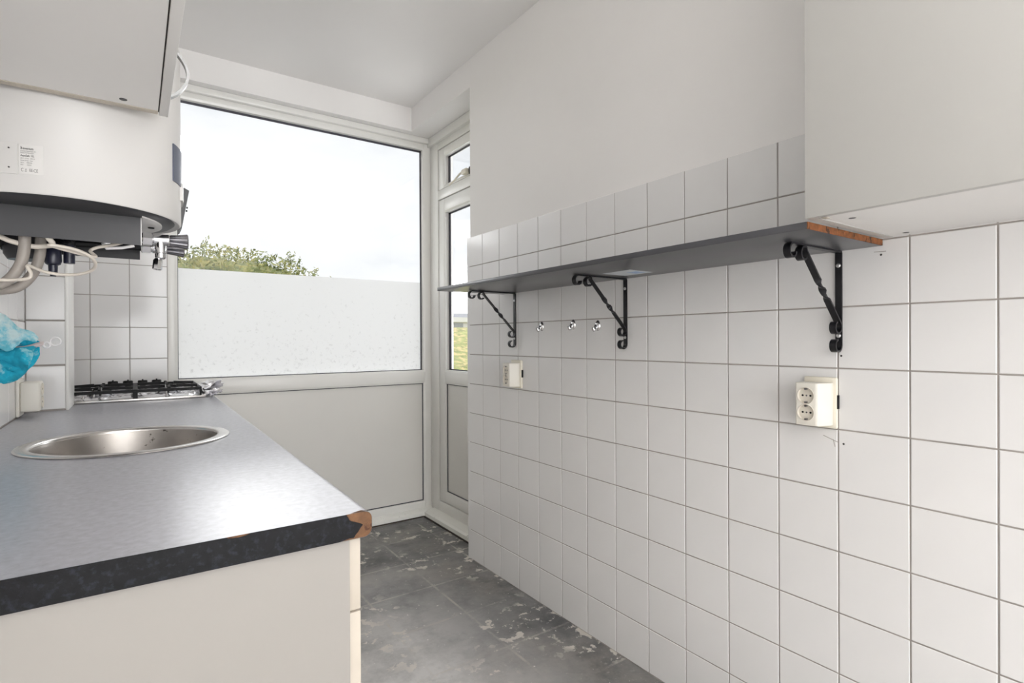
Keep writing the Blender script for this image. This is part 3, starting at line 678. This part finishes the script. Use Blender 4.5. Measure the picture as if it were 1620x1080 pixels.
MB().lathe([(0.0, 0.0), (0.030, 0.0), (0.036, 0.010), (0.037, 0.025)], (-0.175, 1.44, 1.302), n=32).build('drain_pan', M['dark_plastic'], wh)
def smooth_path(pts, n=8):
    P = [Vector(p) for p in pts]; P = [P[0] * 2 - P[1]] + P + [P[-1] * 2 - P[-2]]; o = []
    for i in range(1, len(P) - 2):
        for k in range(n):
            t = k / n; a, b, c, d = P[i - 1], P[i], P[i + 1], P[i + 2]
            o.append(0.5 * ((2 * b) + (c - a) * t + (2 * a - 5 * b + 4 * c - d) * t * t + (3 * b - a - 3 * c + d) * t ** 3))
    return o + [P[-2]]
MB().tube(smooth_path([(-0.160, 1.30, 1.36), (-0.1615, 1.30, 1.330), (-0.1625, 1.30, 1.304), (-0.1685, 1.30, 1.275), (-0.184, 1.302, 1.249), (-0.205, 1.305, 1.236), (-0.25, 1.32, 1.222), (-0.304, 1.34, 1.21)]), 0.0088, 14).build('supply_hose', M['hose'], wh)
MB().tube(smooth_path([(-0.141, 1.33, 1.36), (-0.143, 1.33, 1.329), (-0.1445, 1.33, 1.300), (-0.154, 1.33, 1.266), (-0.174, 1.332, 1.240), (-0.20, 1.335, 1.232), (-0.25, 1.35, 1.224), (-0.304, 1.37, 1.215)]), 0.0085, 14).build('supply_hose', M['hose'], wh)
loop = [(-0.1115 + 0.052 * math.cos(a), 1.275 - 0.035 * math.sin(a), 1.2855 + 0.0215 * math.sin(a) - 0.002 * math.cos(a)) for a in [math.radians(q) for q in range(200, 541, 10)]]
lp = [(-0.185, 1.30, 1.256), (-0.176, 1.295, 1.249), (-0.160, 1.285, 1.252), (-0.150, 1.285, 1.262)]
loop2 = smooth_path([(-0.196, 1.29, 1.247), (-0.175, 1.288, 1.248), (-0.155, 1.285, 1.252), (-0.152, 1.285, 1.262), (-0.1555, 1.28, 1.274)] + loop[4:28:2] + [(-0.0615, 1.27, 1.296), (-0.0680, 1.29, 1.309), (-0.058, 1.30, 1.318), (-0.040, 1.31, 1.325), (-0.02, 1.33, 1.335)], 6)
MB().tube(loop2, 0.0029, 10).build('power_cord', M['cord'], wh)
MB().tube(smooth_path([(-0.300, 1.33, 1.335), (-0.21, 1.30, 1.328), (-0.18, 1.30, 1.318), (-0.15, 1.305, 1.312), (-0.12, 1.31, 1.318)], 6), 0.0045, 10).build('power_cord', M['cord'], wh)
MB().tube(smooth_path([(-0.132, 1.28, 1.345), (-0.128, 1.28, 1.328), (-0.122, 1.282, 1.318), (-0.124, 1.284, 1.312)], 6), 0.0048, 10).build('cord_sleeve', M['cord'], wh)

# ---------------------------------------------------------------- gas hob
hb = thing('gas_hob', (0.02, 2.87, WZ), 'four-burner gas hob wrapped in foil, with black knobs and pan supports', 'hob')
HBX0, HBX1, HBY0, HBY1 = -0.235, 0.248, 2.632, 3.14
MB().box(HBX0, HBX1, HBY0, HBY1, WZ, WZ + 0.012, b=0.004).build('hob_plate', M['steel'], hb)
def foil_sheet(x0, x1, y0, y1, z, amp, nx, ny, seed):
    rnd = random.Random(seed); vs = []; fs = []
    for j in range(ny + 1):
        for i in range(nx + 1):
            ed = min(i, nx - i, j, ny - j) == 0
            vs.append((x0 + (x1 - x0) * i / nx + rnd.uniform(-.3, .3) * (x1 - x0) / nx * (0 if ed else 1), y0 + (y1 - y0) * j / ny + rnd.uniform(-.3, .3) * (y1 - y0) / ny * (0 if ed else 1), z + (0 if ed else rnd.uniform(0, amp))))
    for j in range(ny):
        for i in range(nx):
            a = j * (nx + 1) + i
            fs += [(a, a + 1, a + nx + 2), (a, a + nx + 2, a + nx + 1)] if (i + j) % 2 else [(a, a + 1, a + nx + 1), (a + 1, a + nx + 2, a + nx + 1)]
    return MB().add(vs, fs)
foil_sheet(HBX0 + 0.01, HBX1 - 0.01, HBY0 + 0.012, HBY1 - 0.02, WZ + 0.0125, 0.010, 26, 26, 3).build('foil_lining', M['foil'], hb, smooth=False)
for cx in (-0.115, 0.115):
    for cy in (2.755, 2.985):
        b = MB().lathe([(0.044, 0.012), (0.046, 0.022), (0.036, 0.030), (0.036, 0.033), (0.0, 0.034)], (cx, cy, WZ), n=28)
        b.build('burner', M['dull_chrome'], hb)
        MB().lathe([(0.0, 0.042), (0.028, 0.041), (0.031, 0.038), (0.031, 0.034), (0.0, 0.034)], (cx, cy, WZ), n=28).build('burner_cap', M['black'], hb)
def pan_support(cx, name='pan_support'):
    s = MB(); zb = WZ + 0.040; x0, x1, y0, y1 = cx - 0.112, cx + 0.112, 2.648, 3.072
    bw, bh = 0.009, 0.012
    def bar(ax, ay, bx, by, z0=zb, z1=zb):
        s.ribbon([(ax, ay, z0), (bx, by, z1)], bh, bw, (0, 0, 1))
    for y in (y0, (y0 + y1) / 2, y1): bar(x0, y, x1, y)
    for x in (x0, x1): bar(x, y0, x, y1)
    for cy in (2.755, 2.965):
        for a in (0, PI / 2, PI, 3 * PI / 2):
            ex, ey = math.cos(a), math.sin(a)
            bar(cx + ex * 0.108, cy + ey * 0.10, cx + ex * 0.030, cy + ey * 0.030, zb + 0.006, zb + 0.010)
    for x in (x0, x1):
        for y in (y0, y1): s.box(x - 0.004, x + 0.004, y - 0.004, y + 0.004, WZ + 0.012, zb)
    return s.build(name, M['black'], hb, smooth=False)
pan_support(-0.116); pan_support(0.116)
for x, y, h in ((-0.135, 2.70, 0.052), (0.105, 2.66, 0.060), (-0.165, 2.655, 0.042), (-0.11, 2.72, 0.055)):
    MB().tube([(x, y, WZ + 0.014), (x + 0.001, y, WZ + h * 0.6), (x - 0.003, y, WZ + h)], [0.0035, 0.003, 0.0022], 8).build('igniter', M['chrome'], hb)
for x in (-0.0843, -0.0275, 0.0288, 0.0843):
    k = MB().lathe([(0.012, 0.010), (0.012, 0.034), (0.019, 0.036), (0.0195, 0.052), (0.017, 0.056), (0.0, 0.056)], (x, 3.102, WZ), n=24); k.box(x - 0.003, x + 0.003, 3.085, 3.119, WZ + 0.054, WZ + 0.061, b=0.001)
    k.build('knob', M['black'], hb)
# crumpled foil pushed against the hob's corner
def foil_lump(name, c, s, seed, label, yaw=0.0):
    rnd = random.Random(seed); bm = bmesh.new(); bmesh.ops.create_icosphere(bm, subdivisions=3, radius=1)
    for v in bm.verts:
        k = 1 + rnd.uniform(-0.55, 0.42); q = v.co * k; q = Vector((q.x * s[0], q.y * s[1], q.z * s[2])); q.rotate(Matrix.Rotation(yaw, 3, 'Y')); v.co = q + Vector(c)
    lowest = min(v.co.z for v in bm.verts)
    for v in bm.verts: v.co.z += max(0, WZ + 0.0005 - lowest)
    return tag(MB().bm(bm).build(name, M['foil'], smooth=False), label, 'foil')
foil_lump('aluminium_foil', (0.280, 2.82, 0.934), (0.050, 0.11, 0.020), 5, 'crumpled aluminium foil strip sticking out highest over the worktop front edge', -0.35)
foil_lump('aluminium_foil', (0.276, 2.675, 0.914), (0.032, 0.034, 0.013), 9, 'small flattened foil scrap lying at the worktop front corner before the hob', -0.15)

# ---------------------------------------------------------------- left wall socket, cloth and hook
sl = thing('wall_socket', (XL, 2.30, 0.95), 'white wall socket on the left wall just above the worktop', 'socket')
MB().box(XL, XL + 0.009, 2.255, 2.345, 0.905, 1.022, b=0.003).build('base_plate', M['socket_white'], sl)
MB().box(XL + 0.009, -0.247, 2.262, 2.338, 0.919, 1.013, b=0.006, seg=3).build('socket_box', M['socket_white'], sl)
def socket_face(x, y, z, sgn, parent, r=0.0195):
    """round recessed socket facing -x (sgn=-1) or +x"""
    f = MB().lathe([(r + 0.0016, 0.0001), (r + 0.0014, 0.0010), (r + 0.0002, 0.0010), (r - 0.0008, -0.0055), (0.0, -0.0055)] if sgn < 0 else [(r + 0.002, 0.0002), (r + 0.002, 0.003), (r, 0.003), (r - 0.001, 0.0006), (0.0, 0.0006)], (x, y, z), (sgn, 0, 0), n=36, cap=False).build('socket_recess', M['socket_shadow'], parent)
    for dy in (-0.0095, 0.0095): MB().lathe([(0.0026, 0.0), (0.0026, 0.0006), (0, 0.0006)], (x - sgn * 0.0053 if sgn < 0 else x + 0.0006, y + dy, z), (sgn, 0, 0), n=12).build('pin_hole', M['black'], f) if dy else None
    for dz in (-1, 1): MB().box(min(x + sgn * 0.002, x - sgn * 0.0055), max(x + sgn * 0.002, x - sgn * 0.0055), y - 0.0025, y + 0.0025, z + dz * (r - 0.003) - 0.002, z + dz * (r - 0.003) + 0.002).build('earth_clip', M['dull_chrome'], f) if sgn < 0 else None
    MB().lathe([(0.0022, 0.0), (0.0022, 0.0008), (0, 0.0008)], (x - sgn * 0.0053 if sgn < 0 else x + 0.0006, y, z), (sgn, 0, 0), n=10).build('screw', M['dull_chrome'], f)
    return f
for z in (0.946, 0.987): socket_face(-0.247, 2.30, z, 1, sl, 0.017)

hk = thing('towel_hook', (XL, 1.95, 1.135), 'milky plastic towel hook with two rings behind the turquoise cloth', 'hook')
MB().box(XL, XL + 0.006, 1.925, 1.975, 1.10, 1.17, b=0.002).build('hook_plate', M['clear_plastic'], hk)
MB().tube(smooth_path([(XL + 0.005, 1.95, 1.130), (-0.28, 1.952, 1.122), (-0.245, 1.945, 1.122), (-0.215, 1.947, 1.132), (-0.205, 1.95, 1.134)], 5), [0.006] * 21, 10).build('arm', mat('pinkish_plastic', rgb(205, 190, 188), 0.3, var=0.05), hk)
def ring(cx, cy, cz, r, t): return MB().tube([(cx + r * math.cos(a), cy - 0.3 * r * math.cos(a), cz + r * math.sin(a)) for a in [2 * PI * k / 28 for k in range(28)]], t, 8, closed=True)
ring(-0.1985, 1.945, 1.130, 0.0070, 0.0030).build('ring', M['clear_plastic'], hk)
ring(-0.1805, 1.95, 1.1395, 0.0115, 0.0022).build('ring', M['clear_plastic'], hk)

def cloth_mesh():
    """rag gathered over the hook: an upper flap with a pointed tip and a lower bulging lobe, thin folded sheet"""
    rnd = random.Random(4); sheets = MB()
    from mathutils import noise as N
    def sheet(fn, nu, nv):
        vs = [fn(i / nu, j / nv) for j in range(nv + 1) for i in range(nu + 1)]
        fs = [(j * (nu + 1) + i, j * (nu + 1) + i + 1, (j + 1) * (nu + 1) + i + 1, (j + 1) * (nu + 1) + i) for j in range(nv) for i in range(nu)]
        sheets.add(vs, fs)
    def fold(x, z, k): return 0.009 * math.sin(75 * x + 45 * z + k) + 0.024 * N.noise(Vector((x * 20, z * 24, k))) - 0.016 * abs(N.noise(Vector((x * 38 + z * 22, z * 30, k + 5)))) + 0.006 * N.noise(Vector((x * 90, z * 90, k)))
    def upper(s, t):        # s: wall -> room, t: top -> bottom
        x = -0.300 + 0.086 * s
        top = 1.215 - 0.05 * s - 0.018 * s * s + 0.006 * math.sin(9 * s); bot = 1.112 + 0.036 * s ** 1.3 + 0.008 * math.sin(11 * s)
        z = top + (bot - top) * t
        return (x + 0.004 * math.sin(22 * z), 1.905 + 0.035 * s + fold(x, z, 0.3) - 0.022 * math.sin(PI * t) * (1 - 0.6 * s) - 0.030 * t * t * (1 - 0.4 * s), z)
    def under(s, t):
        x = -0.300 + 0.084 * s
        top = 1.205 - 0.052 * s - 0.014 * s * s; bot = 1.105 + 0.032 * s
        z = top + (bot - top) * t
        return (x, 1.968 + 0.012 * s + fold(x, z, 2.1) * 0.6, z)
    def lower(s, t):        # hanging lobe
        half = 0.080 * (1 - 0.50 * t ** 2.6)
        x = -0.301 + half * s
        z = 1.128 - 0.090 * t - 0.006 * math.sin(PI * s)
        return (x, 1.915 + 0.03 * s + fold(x, z, 4.2) - 0.026 * math.sin(PI * t), z)
    def lower_back(s, t):
        half = 0.086 * (1 - 0.5 * t ** 2.4)
        x = -0.301 + half * s; z = 1.125 - 0.080 * t
        return (x, 1.962 + 0.01 * s + fold(x, z, 6.0) * 0.5, z)
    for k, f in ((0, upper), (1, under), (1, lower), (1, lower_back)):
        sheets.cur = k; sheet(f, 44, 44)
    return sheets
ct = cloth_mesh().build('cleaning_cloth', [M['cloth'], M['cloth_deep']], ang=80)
tag(ct, 'faded turquoise cleaning cloth hanging crumpled on the left wall', 'cloth')
sd = ct.modifiers.new('thickness', 'SOLIDIFY'); sd.thickness = 0.003

# ================================================================ RIGHT SIDE
# shelf
SZ1, SZ0, SF = 1.3685, 1.3535, 1.0860
sh = thing('wall_shelf', (1.26, 1.34, SZ0), 'long dark grey shelf on three black iron brackets along the tiled wall', 'shelf')
MB().box(SF, XW - 0.0005, 0.5432, 2.130, SZ0, SZ1, b=0.0012).build('board', M['shelf'], sh)
MB().box(SF + 0.001, XW - 0.001, 0.5415, 0.5430, SZ0 + 0.0005, SZ1 - 0.0005).build('bare_end', M['chip_shelf'], sh)
stc = MB().box(1.256, 1.362, 1.165, 1.285, SZ0 - 0.0006, SZ0 - 0.0001).build('sticker', M['paper'], sh)
MB().box(1.30, 1.345, 1.18, 1.22, SZ0 - 0.0009, SZ0 - 0.0006).build('sticker_mark', M['blue'], stc)

# scrolled bracket, built once at y = 0 then copied
def spiral(cx, cz, r0, r1, a0, a1, n=18):
    return [(cx + (r0 + (r1 - r0) * k / n) * math.cos(a0 + (a1 - a0) * k / n), 0, cz + (r0 + (r1 - r0) * k / n) * math.sin(a0 + (a1 - a0) * k / n)) for k in range(n + 1)]
BW, BT, BZ = 0.0155, 0.0042, SZ0 - 0.0022
XF = XW - BT / 2 - 0.0004
def make_bracket(label, group):
    t = thing('shelf_bracket', (0, 0, 0), label, 'bracket', group)
    Yd = (0, 1, 0)
    # wall leg with scroll at its foot
    r = 0.0175
    leg = [(XF, 0, BZ - 0.002), (XF, 0, 1.30), (XF, 0, 1.20), (XF, 0, 1.125)] + spiral(XF - r, 1.1215, r, r * 0.72, 0, math.radians(-265), 20)
    MB().ribbon(leg, BW, BT, Yd).build('wall_leg', M['iron'], t)
    # shelf arm with scroll at its tip
    arm = [(XF, 0, BZ), (1.35, 0, BZ), (1.27, 0, BZ), (1.205, 0, BZ)] + spiral(1.203, BZ - r, r, r * 0.66, math.radians(90), math.radians(90 + 268), 20)
    MB().ribbon(arm, BW, BT, Yd).build('shelf_arm', M['iron'], t)
    # brace, twisted in the middle, with a scroll at each end
    A = Vector((1.262, 0, BZ - 0.012)); B = Vector((XF - 0.006, 0, 1.178))
    up = spiral(1.2515, BZ - r - 0.003, r, r * 0.66, math.radians(60), math.radians(60 + 262), 18)
    dn = spiral(XF - r - 0.001, 1.166, r, r * 0.70, math.radians(12), math.radians(12 - 265), 18)
    dirv = (B - A).normalized(); perp = Vector((dirv.z, 0, -dirv.x)); pts = []; wd = []
    pts += [Vector(p) for p in up[::-1]]; wd += [Vector(Yd)] * len(up)
    n = 40
    for k in range(n + 1):
        u = k / n; pts.append(A.lerp(B, u)); tw = max(0, min(1, (u - 0.36) / 0.30)) * 2 * PI
        wd.append(Vector(Yd) * math.cos(tw) + perp * math.sin(tw))
    pts += [Vector(p) for p in dn]; wd += [Vector(Yd)] * len(dn)
    MB().ribbon(pts, BW, BT, wd).build('brace', M['iron'], t)
    for z in (1.318, 1.145):
        s = MB().lathe([(0.0055, 0.0), (0.0055, 0.0012), (0.0035, 0.0026), (0, 0.0026)], (XF - BT / 2, 0, z), (-1, 0, 0), n=16).build('screw', M['screw'], t)
    return t
def copy_tree(o, parent=None):
    c = o.copy(); C.objects.link(c)
    if parent is not None: c.parent = parent
    for chd in list(o.children): copy_tree(chd, c)
    return c
labs = ['black scrolled iron bracket under the bare chipboard end of the shelf, nearest of the three',
        'black scrolled iron bracket under the middle of the dark shelf',
        'black scrolled iron bracket under the far end of the shelf beside the door']
b0 = make_bracket(labs[0], 'scrolled brackets under the shelf'); b0.location = (0, 0.637, 0)
for y, l in ((1.347, labs[1]), (2.030, labs[2])):
    c = copy_tree(b0); c.location = (0, y, 0); c['label'] = l

# chrome wall hooks
def make_hook(label):
    t = thing('wall_hook', (0, 0, 0), label, 'hook', 'chrome hooks stuck on the tiles')
    bm = bmesh.new(); bmesh.ops.create_uvsphere(bm, u_segments=28, v_segments=16, radius=1)
    for v in bm.verts:
        k = 1.0 - 0.16 * (v.co.z + 1) / 2                      # egg shape, wider at the foot
        v.co = Vector((XW + 0.0005 + min(0.0, v.co.x) * 0.0085, v.co.y * 0.0145 * k, v.co.z * 0.0205))
    MB().bm(bm).build('hook_base', M['chrome'], t, ang=60)
    MB().tube(smooth_path([(XW - 0.007, 0, 0.000), (XW - 0.011, 0, -0.010), (XW - 0.016, 0, -0.0165), (XW - 0.0225, 0, -0.0145), (XW - 0.0245, 0, -0.007)], 5), [0.0085] * 5 + [0.008] * 5 + [0.0072] * 5 + [0.0062] * 5 + [0.004], 14).build('hook_prong', M['chrome'], t)
    return t
h0 = make_hook('chrome wall hook farthest from the middle bracket, above the far double socket'); h0.location = (0, 1.832, 1.196)
for y, z, l in ((1.628, 1.1985, 'middle one of the three chrome wall hooks on the tiles'), (1.489, 1.191, 'chrome wall hook on the tiles nearest to the middle shelf bracket')):
    c = copy_tree(h0); c.location = (0, y, z); c['label'] = l

# double sockets
def make_socket(label):
    t = thing('double_socket', (0, 0, 0), label, 'socket', 'double sockets on the tiled wall')
    MB().box(XW - 0.0115, XW - 0.0002, -0.0415, 0.0385, -0.0635, 0.0635, b=0.004, seg=2).build('base_plate', M['cream'], t)
    MB().box(XW - 0.0085, XW - 0.0002, -0.0435, -0.0412, -0.014, 0.020).build('side_clip', M['black'], t)
    # housing: tall front block, bevelled toward the near side
    prof2 = [(-0.034, -0.0115), (0.036, -0.0115), (0.036, -0.056), (0.033, -0.061), (-0.0145, -0.061), (-0.020, -0.0585), (-0.034, -0.022)]
    bm = bmesh.new()
    lo = [bm.verts.new((XW + d, y, -0.0555)) for y, d in prof2]; hi = [bm.verts.new((XW + d, y, 0.0505)) for y, d in prof2]
    bm.faces.new(lo); bm.faces.new(hi[::-1])
    for k in range(len(prof2)): bm.faces.new((lo[k], hi[k], hi[(k + 1) % len(prof2)], lo[(k + 1) % len(prof2)]))
    bmesh.ops.recalc_face_normals(bm, faces=bm.faces[:]); bmesh.ops.bevel(bm, geom=bm.edges[:], offset=0.002, segments=2, profile=0.5, affect='EDGES')
    hs = MB().bm(bm).build('housing', M['socket_white'], t)
    cut = MB()
    for z in (-0.0235, 0.0185): cut.lathe([(0.0190, -0.0062), (0.0202, 0.006)], (XW - 0.061, 0.0090, z), (-1, 0, 0), n=36)
    co = cut.build('cutter', M['socket_white']); bo = hs.modifiers.new('cut', 'BOOLEAN'); bo.object = co; bo.operation = 'DIFFERENCE'; bo.solver = 'EXACT'
    me = bpy.data.meshes.new_from_object(hs.evaluated_get(bpy.context.evaluated_depsgraph_get())); hs.modifiers.clear(); hs.data = me; bpy.data.objects.remove(co)
    me.set_sharp_from_angle(angle=math.radians(35))
    for z in (-0.0235, 0.0185): socket_face(XW - 0.061, 0.0090, z, -1, t)
    return t
s0 = make_socket('cream double socket below the nearest shelf bracket'); s0.location = (0, 0.6805, 0.9775)
c = copy_tree(s0); c.location = (0, 2.0115, 0.9835); c['label'] = 'cream double socket low on the far end of the tiles, below the far bracket'

# pencil scuffs and old drill holes on the tiles
sc = MB()
for a in ([(0.676, 0.893), (0.640, 0.880)], [(0.652, 0.886), (0.648, 0.868)], [(0.560, 1.341), (0.535, 1.340)]):
    sc.ribbon([(XW - 0.0002, y, z) for y, z in a], 0.0016, 0.0003, (0, 0, 1))
sc.build('scuff', M['grout'], wr)
for y, z in ((0.5455, 1.333), (0.633, 1.095), (0.628, 0.878)):
    MB().lathe([(0.0026, 0.0), (0.0024, 0.0004), (0.0, 0.0004)], (XW, y, z), (-1, 0, 0), n=12).build('drill_hole', M['ink'], wr)
# upper cabinet, right
RZ = 1.3700
cr = thing('wall_cabinet', (1.25, 0.0, RZ), 'large plain white wall cabinet above the bare shelf end on the right', 'cabinet')
box(1.080, XW - 0.001, -0.35, 0.5195, RZ + 0.001, RZ + 0.017).build('bottom_panel', M['laminate'], cr)
box(1.080, XW - 0.001, 0.520, 0.5365, RZ + 0.0, 2.30).build('side_panel', M['laminate_r'], cr)
box(1.080, XW - 0.001, -0.3665, -0.3505, RZ + 0.0, 2.30).build('side_panel', M['laminate'], cr)
box(1.080, XW - 0.001, -0.35, 0.5195, 2.283, 2.30).build('top_panel', M['laminate'], cr)
box(XW - 0.0085, XW - 0.001, -0.35, 0.5195, RZ + 0.017, 2.283).build('back_panel', M['laminate'], cr)
MB().box(1.0632, 1.0785, -0.3645, 0.5350, RZ - 0.0008, 2.298, b=0.0012).build('door', M['laminate_r'], cr)
box(1.0788, 1.0802, -0.36, 0.533, RZ + 0.002, 2.29).build('shadow_gap', M['dark_gap'], cr)
for x, y in ((1.142, 0.484), (1.398, 0.484)): MB().lathe([(0.0, -0.0004), (0.0062, -0.0004), (0.0066, 0.0014)], (x, y, RZ + 0.001), n=20).build('screw_hole', M['dark_plastic'], cr)
MB().box(1.085, 1.099, 0.505, 0.515, RZ - 0.0012, RZ + 0.0005, b=0.0004).build('hinge_cap', M['edge'], cr)

# ================================================================ OUTSIDE
def terrain():
    vs = []; fs = []; xs = [-90, -60, -30, -12, 0, 12, 25, 40, 60, 100]; ys = [3.6, 6, 10, 15, 18, 20, 22, 24, 26, 30, 45, 80, 150]
    def h(y): return -0.9 if y <= 15 else (-0.9 + 2.7 * min(1, (y - 15) / 9) if y < 30 else 1.8)
    for y in ys:
        for x in xs: vs.append((x, y, h(y) + (random.uniform(-.05, .05) if 8 < y < 40 else 0)))
    n = len(xs)
    for j in range(len(ys) - 1):
        for i in range(n - 1): fs.append((j * n + i, j * n + i + 1, (j + 1) * n + i + 1, (j + 1) * n + i))
    return MB().add(vs, fs)
g = struct(terrain().build('ground', M['grass']), 'grassy bank outside, seen through the glazed door', 'ground')
M['bounce_slab'] = mat('neutral_bounce_grey', rgb(150, 149, 147), 0.9, var=0.08, scale=3)  # grey of the added slab that tempers green bounce from the grass
struct(box(-30, 30, 3.7, 12.8, -1.0, -0.80).build('ground', M['bounce_slab']), 'unseen grey slab added outside to keep light on the film neutral', 'bounce_slab')
def bush(name, c, r, n, leaf, seed, label, spikes=14):
    rnd = random.Random(seed); m = MB()
    lumps = [(Vector(c), Vector(r))]
    for k in range(16):
        a = rnd.uniform(0, PI); q = rnd.uniform(0.35, 0.95)
        lumps.append((Vector((c[0] + r[0] * q * math.cos(a), c[1] + rnd.uniform(-.4, .4) * r[1], c[2] + r[2] * q * 0.86 * math.sin(a) * rnd.uniform(0.8, 1.0))), Vector((r[0] * .28, r[1] * .5, r[2] * .22))))
    for k in range(n):
        cc, rr = lumps[0] if rnd.random() < 0.5 else rnd.choice(lumps[1:])
        d = Vector((rnd.gauss(0, 1), rnd.gauss(0, 1), rnd.gauss(0, 1))).normalized() * rnd.uniform(0.82, 1.04)
        p = cc + Vector((d.x * rr.x, d.y * rr.y, d.z * rr.z))
        if p.z < -0.9: continue
        a = Vector((rnd.uniform(-1, 1), rnd.uniform(-1, 1), rnd.uniform(-.6, 1))).normalized(); b = a.orthogonal().normalized(); s = leaf * rnd.uniform(.6, 1.3)
        m.add([p - a * s, p + b * s * .45, p + a * s, p - b * s * .45], [(0, 1, 2, 3)])
    for k in range(spikes):
        a = rnd.uniform(0.35, PI - 0.2); p = Vector((c[0] + r[0] * math.cos(a), c[1], c[2] + r[2] * math.sin(a) * 0.98))
        for q in range(26):
            h = p + Vector((rnd.uniform(-.05, .05) + q * .004, rnd.uniform(-.05, .05), q * 0.011 * rnd.uniform(.7, 1.2)))
            d = Vector((rnd.uniform(-1, 1), rnd.uniform(-1, 1), rnd.uniform(.2, 1))).normalized(); b = d.orthogonal().normalized(); s = leaf * 0.8
            m.add([h - d * s, h + b * s * .4, h + d * s, h - b * s * .4], [(0, 1, 2, 3)])
    for cc, rr in lumps:
        ico = bmesh.new(); bmesh.ops.create_icosphere(ico, subdivisions=3, radius=1)
        for v in ico.verts: v.co = cc + Vector((v.co.x * rr.x, v.co.y * rr.y, v.co.z * rr.z)) * rnd.uniform(0.80, 0.93)
        m.bm(ico)
    t = thing(name, (c[0], c[1], -0.9), label, 'bush')
    f = m.build('foliage', M['leaf'], t, smooth=False); f['kind'] = 'stuff'
    MB().tube([(c[0], c[1], -0.95), (c[0] + .1, c[1], c[2] * 0.4), (c[0], c[1], c[2])], [0.12, 0.08, 0.03], 8).build('trunk', M['bark'], t)
    for dx in (-1, 1): MB().tube([(c[0], c[1], -0.9), (c[0] + dx * r[0] * .4, c[1], c[2] * .7), (c[0] + dx * r[0] * .7, c[1], c[2] + r[2] * .3)], [0.07, 0.05, 0.02], 6).build('branch', M['bark'], t)
    return t
bush('garden_bush', (1.75, 14.2, 1.32), (2.9, 1.6, 1.98), 26000, 0.06, 11, 'large yellow-green bush outside behind the frosted window')
bush('garden_bush', (6.15, 14.0, 1.7), (0.55, 0.5, 0.90), 900, 0.05, 12, 'tip of a small shrub outside near the right edge of the window', 4)
hs = thing('far_house', (40, 60, 1.7), 'long white house with grey roof far beyond the grassy bank', 'house')
box(30, 50, 60, 70, 1.7, 3.42).build('wall', M['far_wall'], hs)
box(29.7, 50.3, 59.6, 70.4, 3.42, 4.02).build('fascia', M['far_wall'], hs)
MB().prism([(59.8, 4.02), (70.2, 4.02), (66.5, 4.66), (61.2, 4.62)], 29.9, 50.1, lambda a, b, d: (d, a, b)).build('roof', M['roof'], hs, smooth=False)
for k in range(9): box(30.8 + 2.1 * k, 32.1 + 2.1 * k, 59.94, 60.0, 2.2, 3.3).build('window', M['far_glass'], hs)
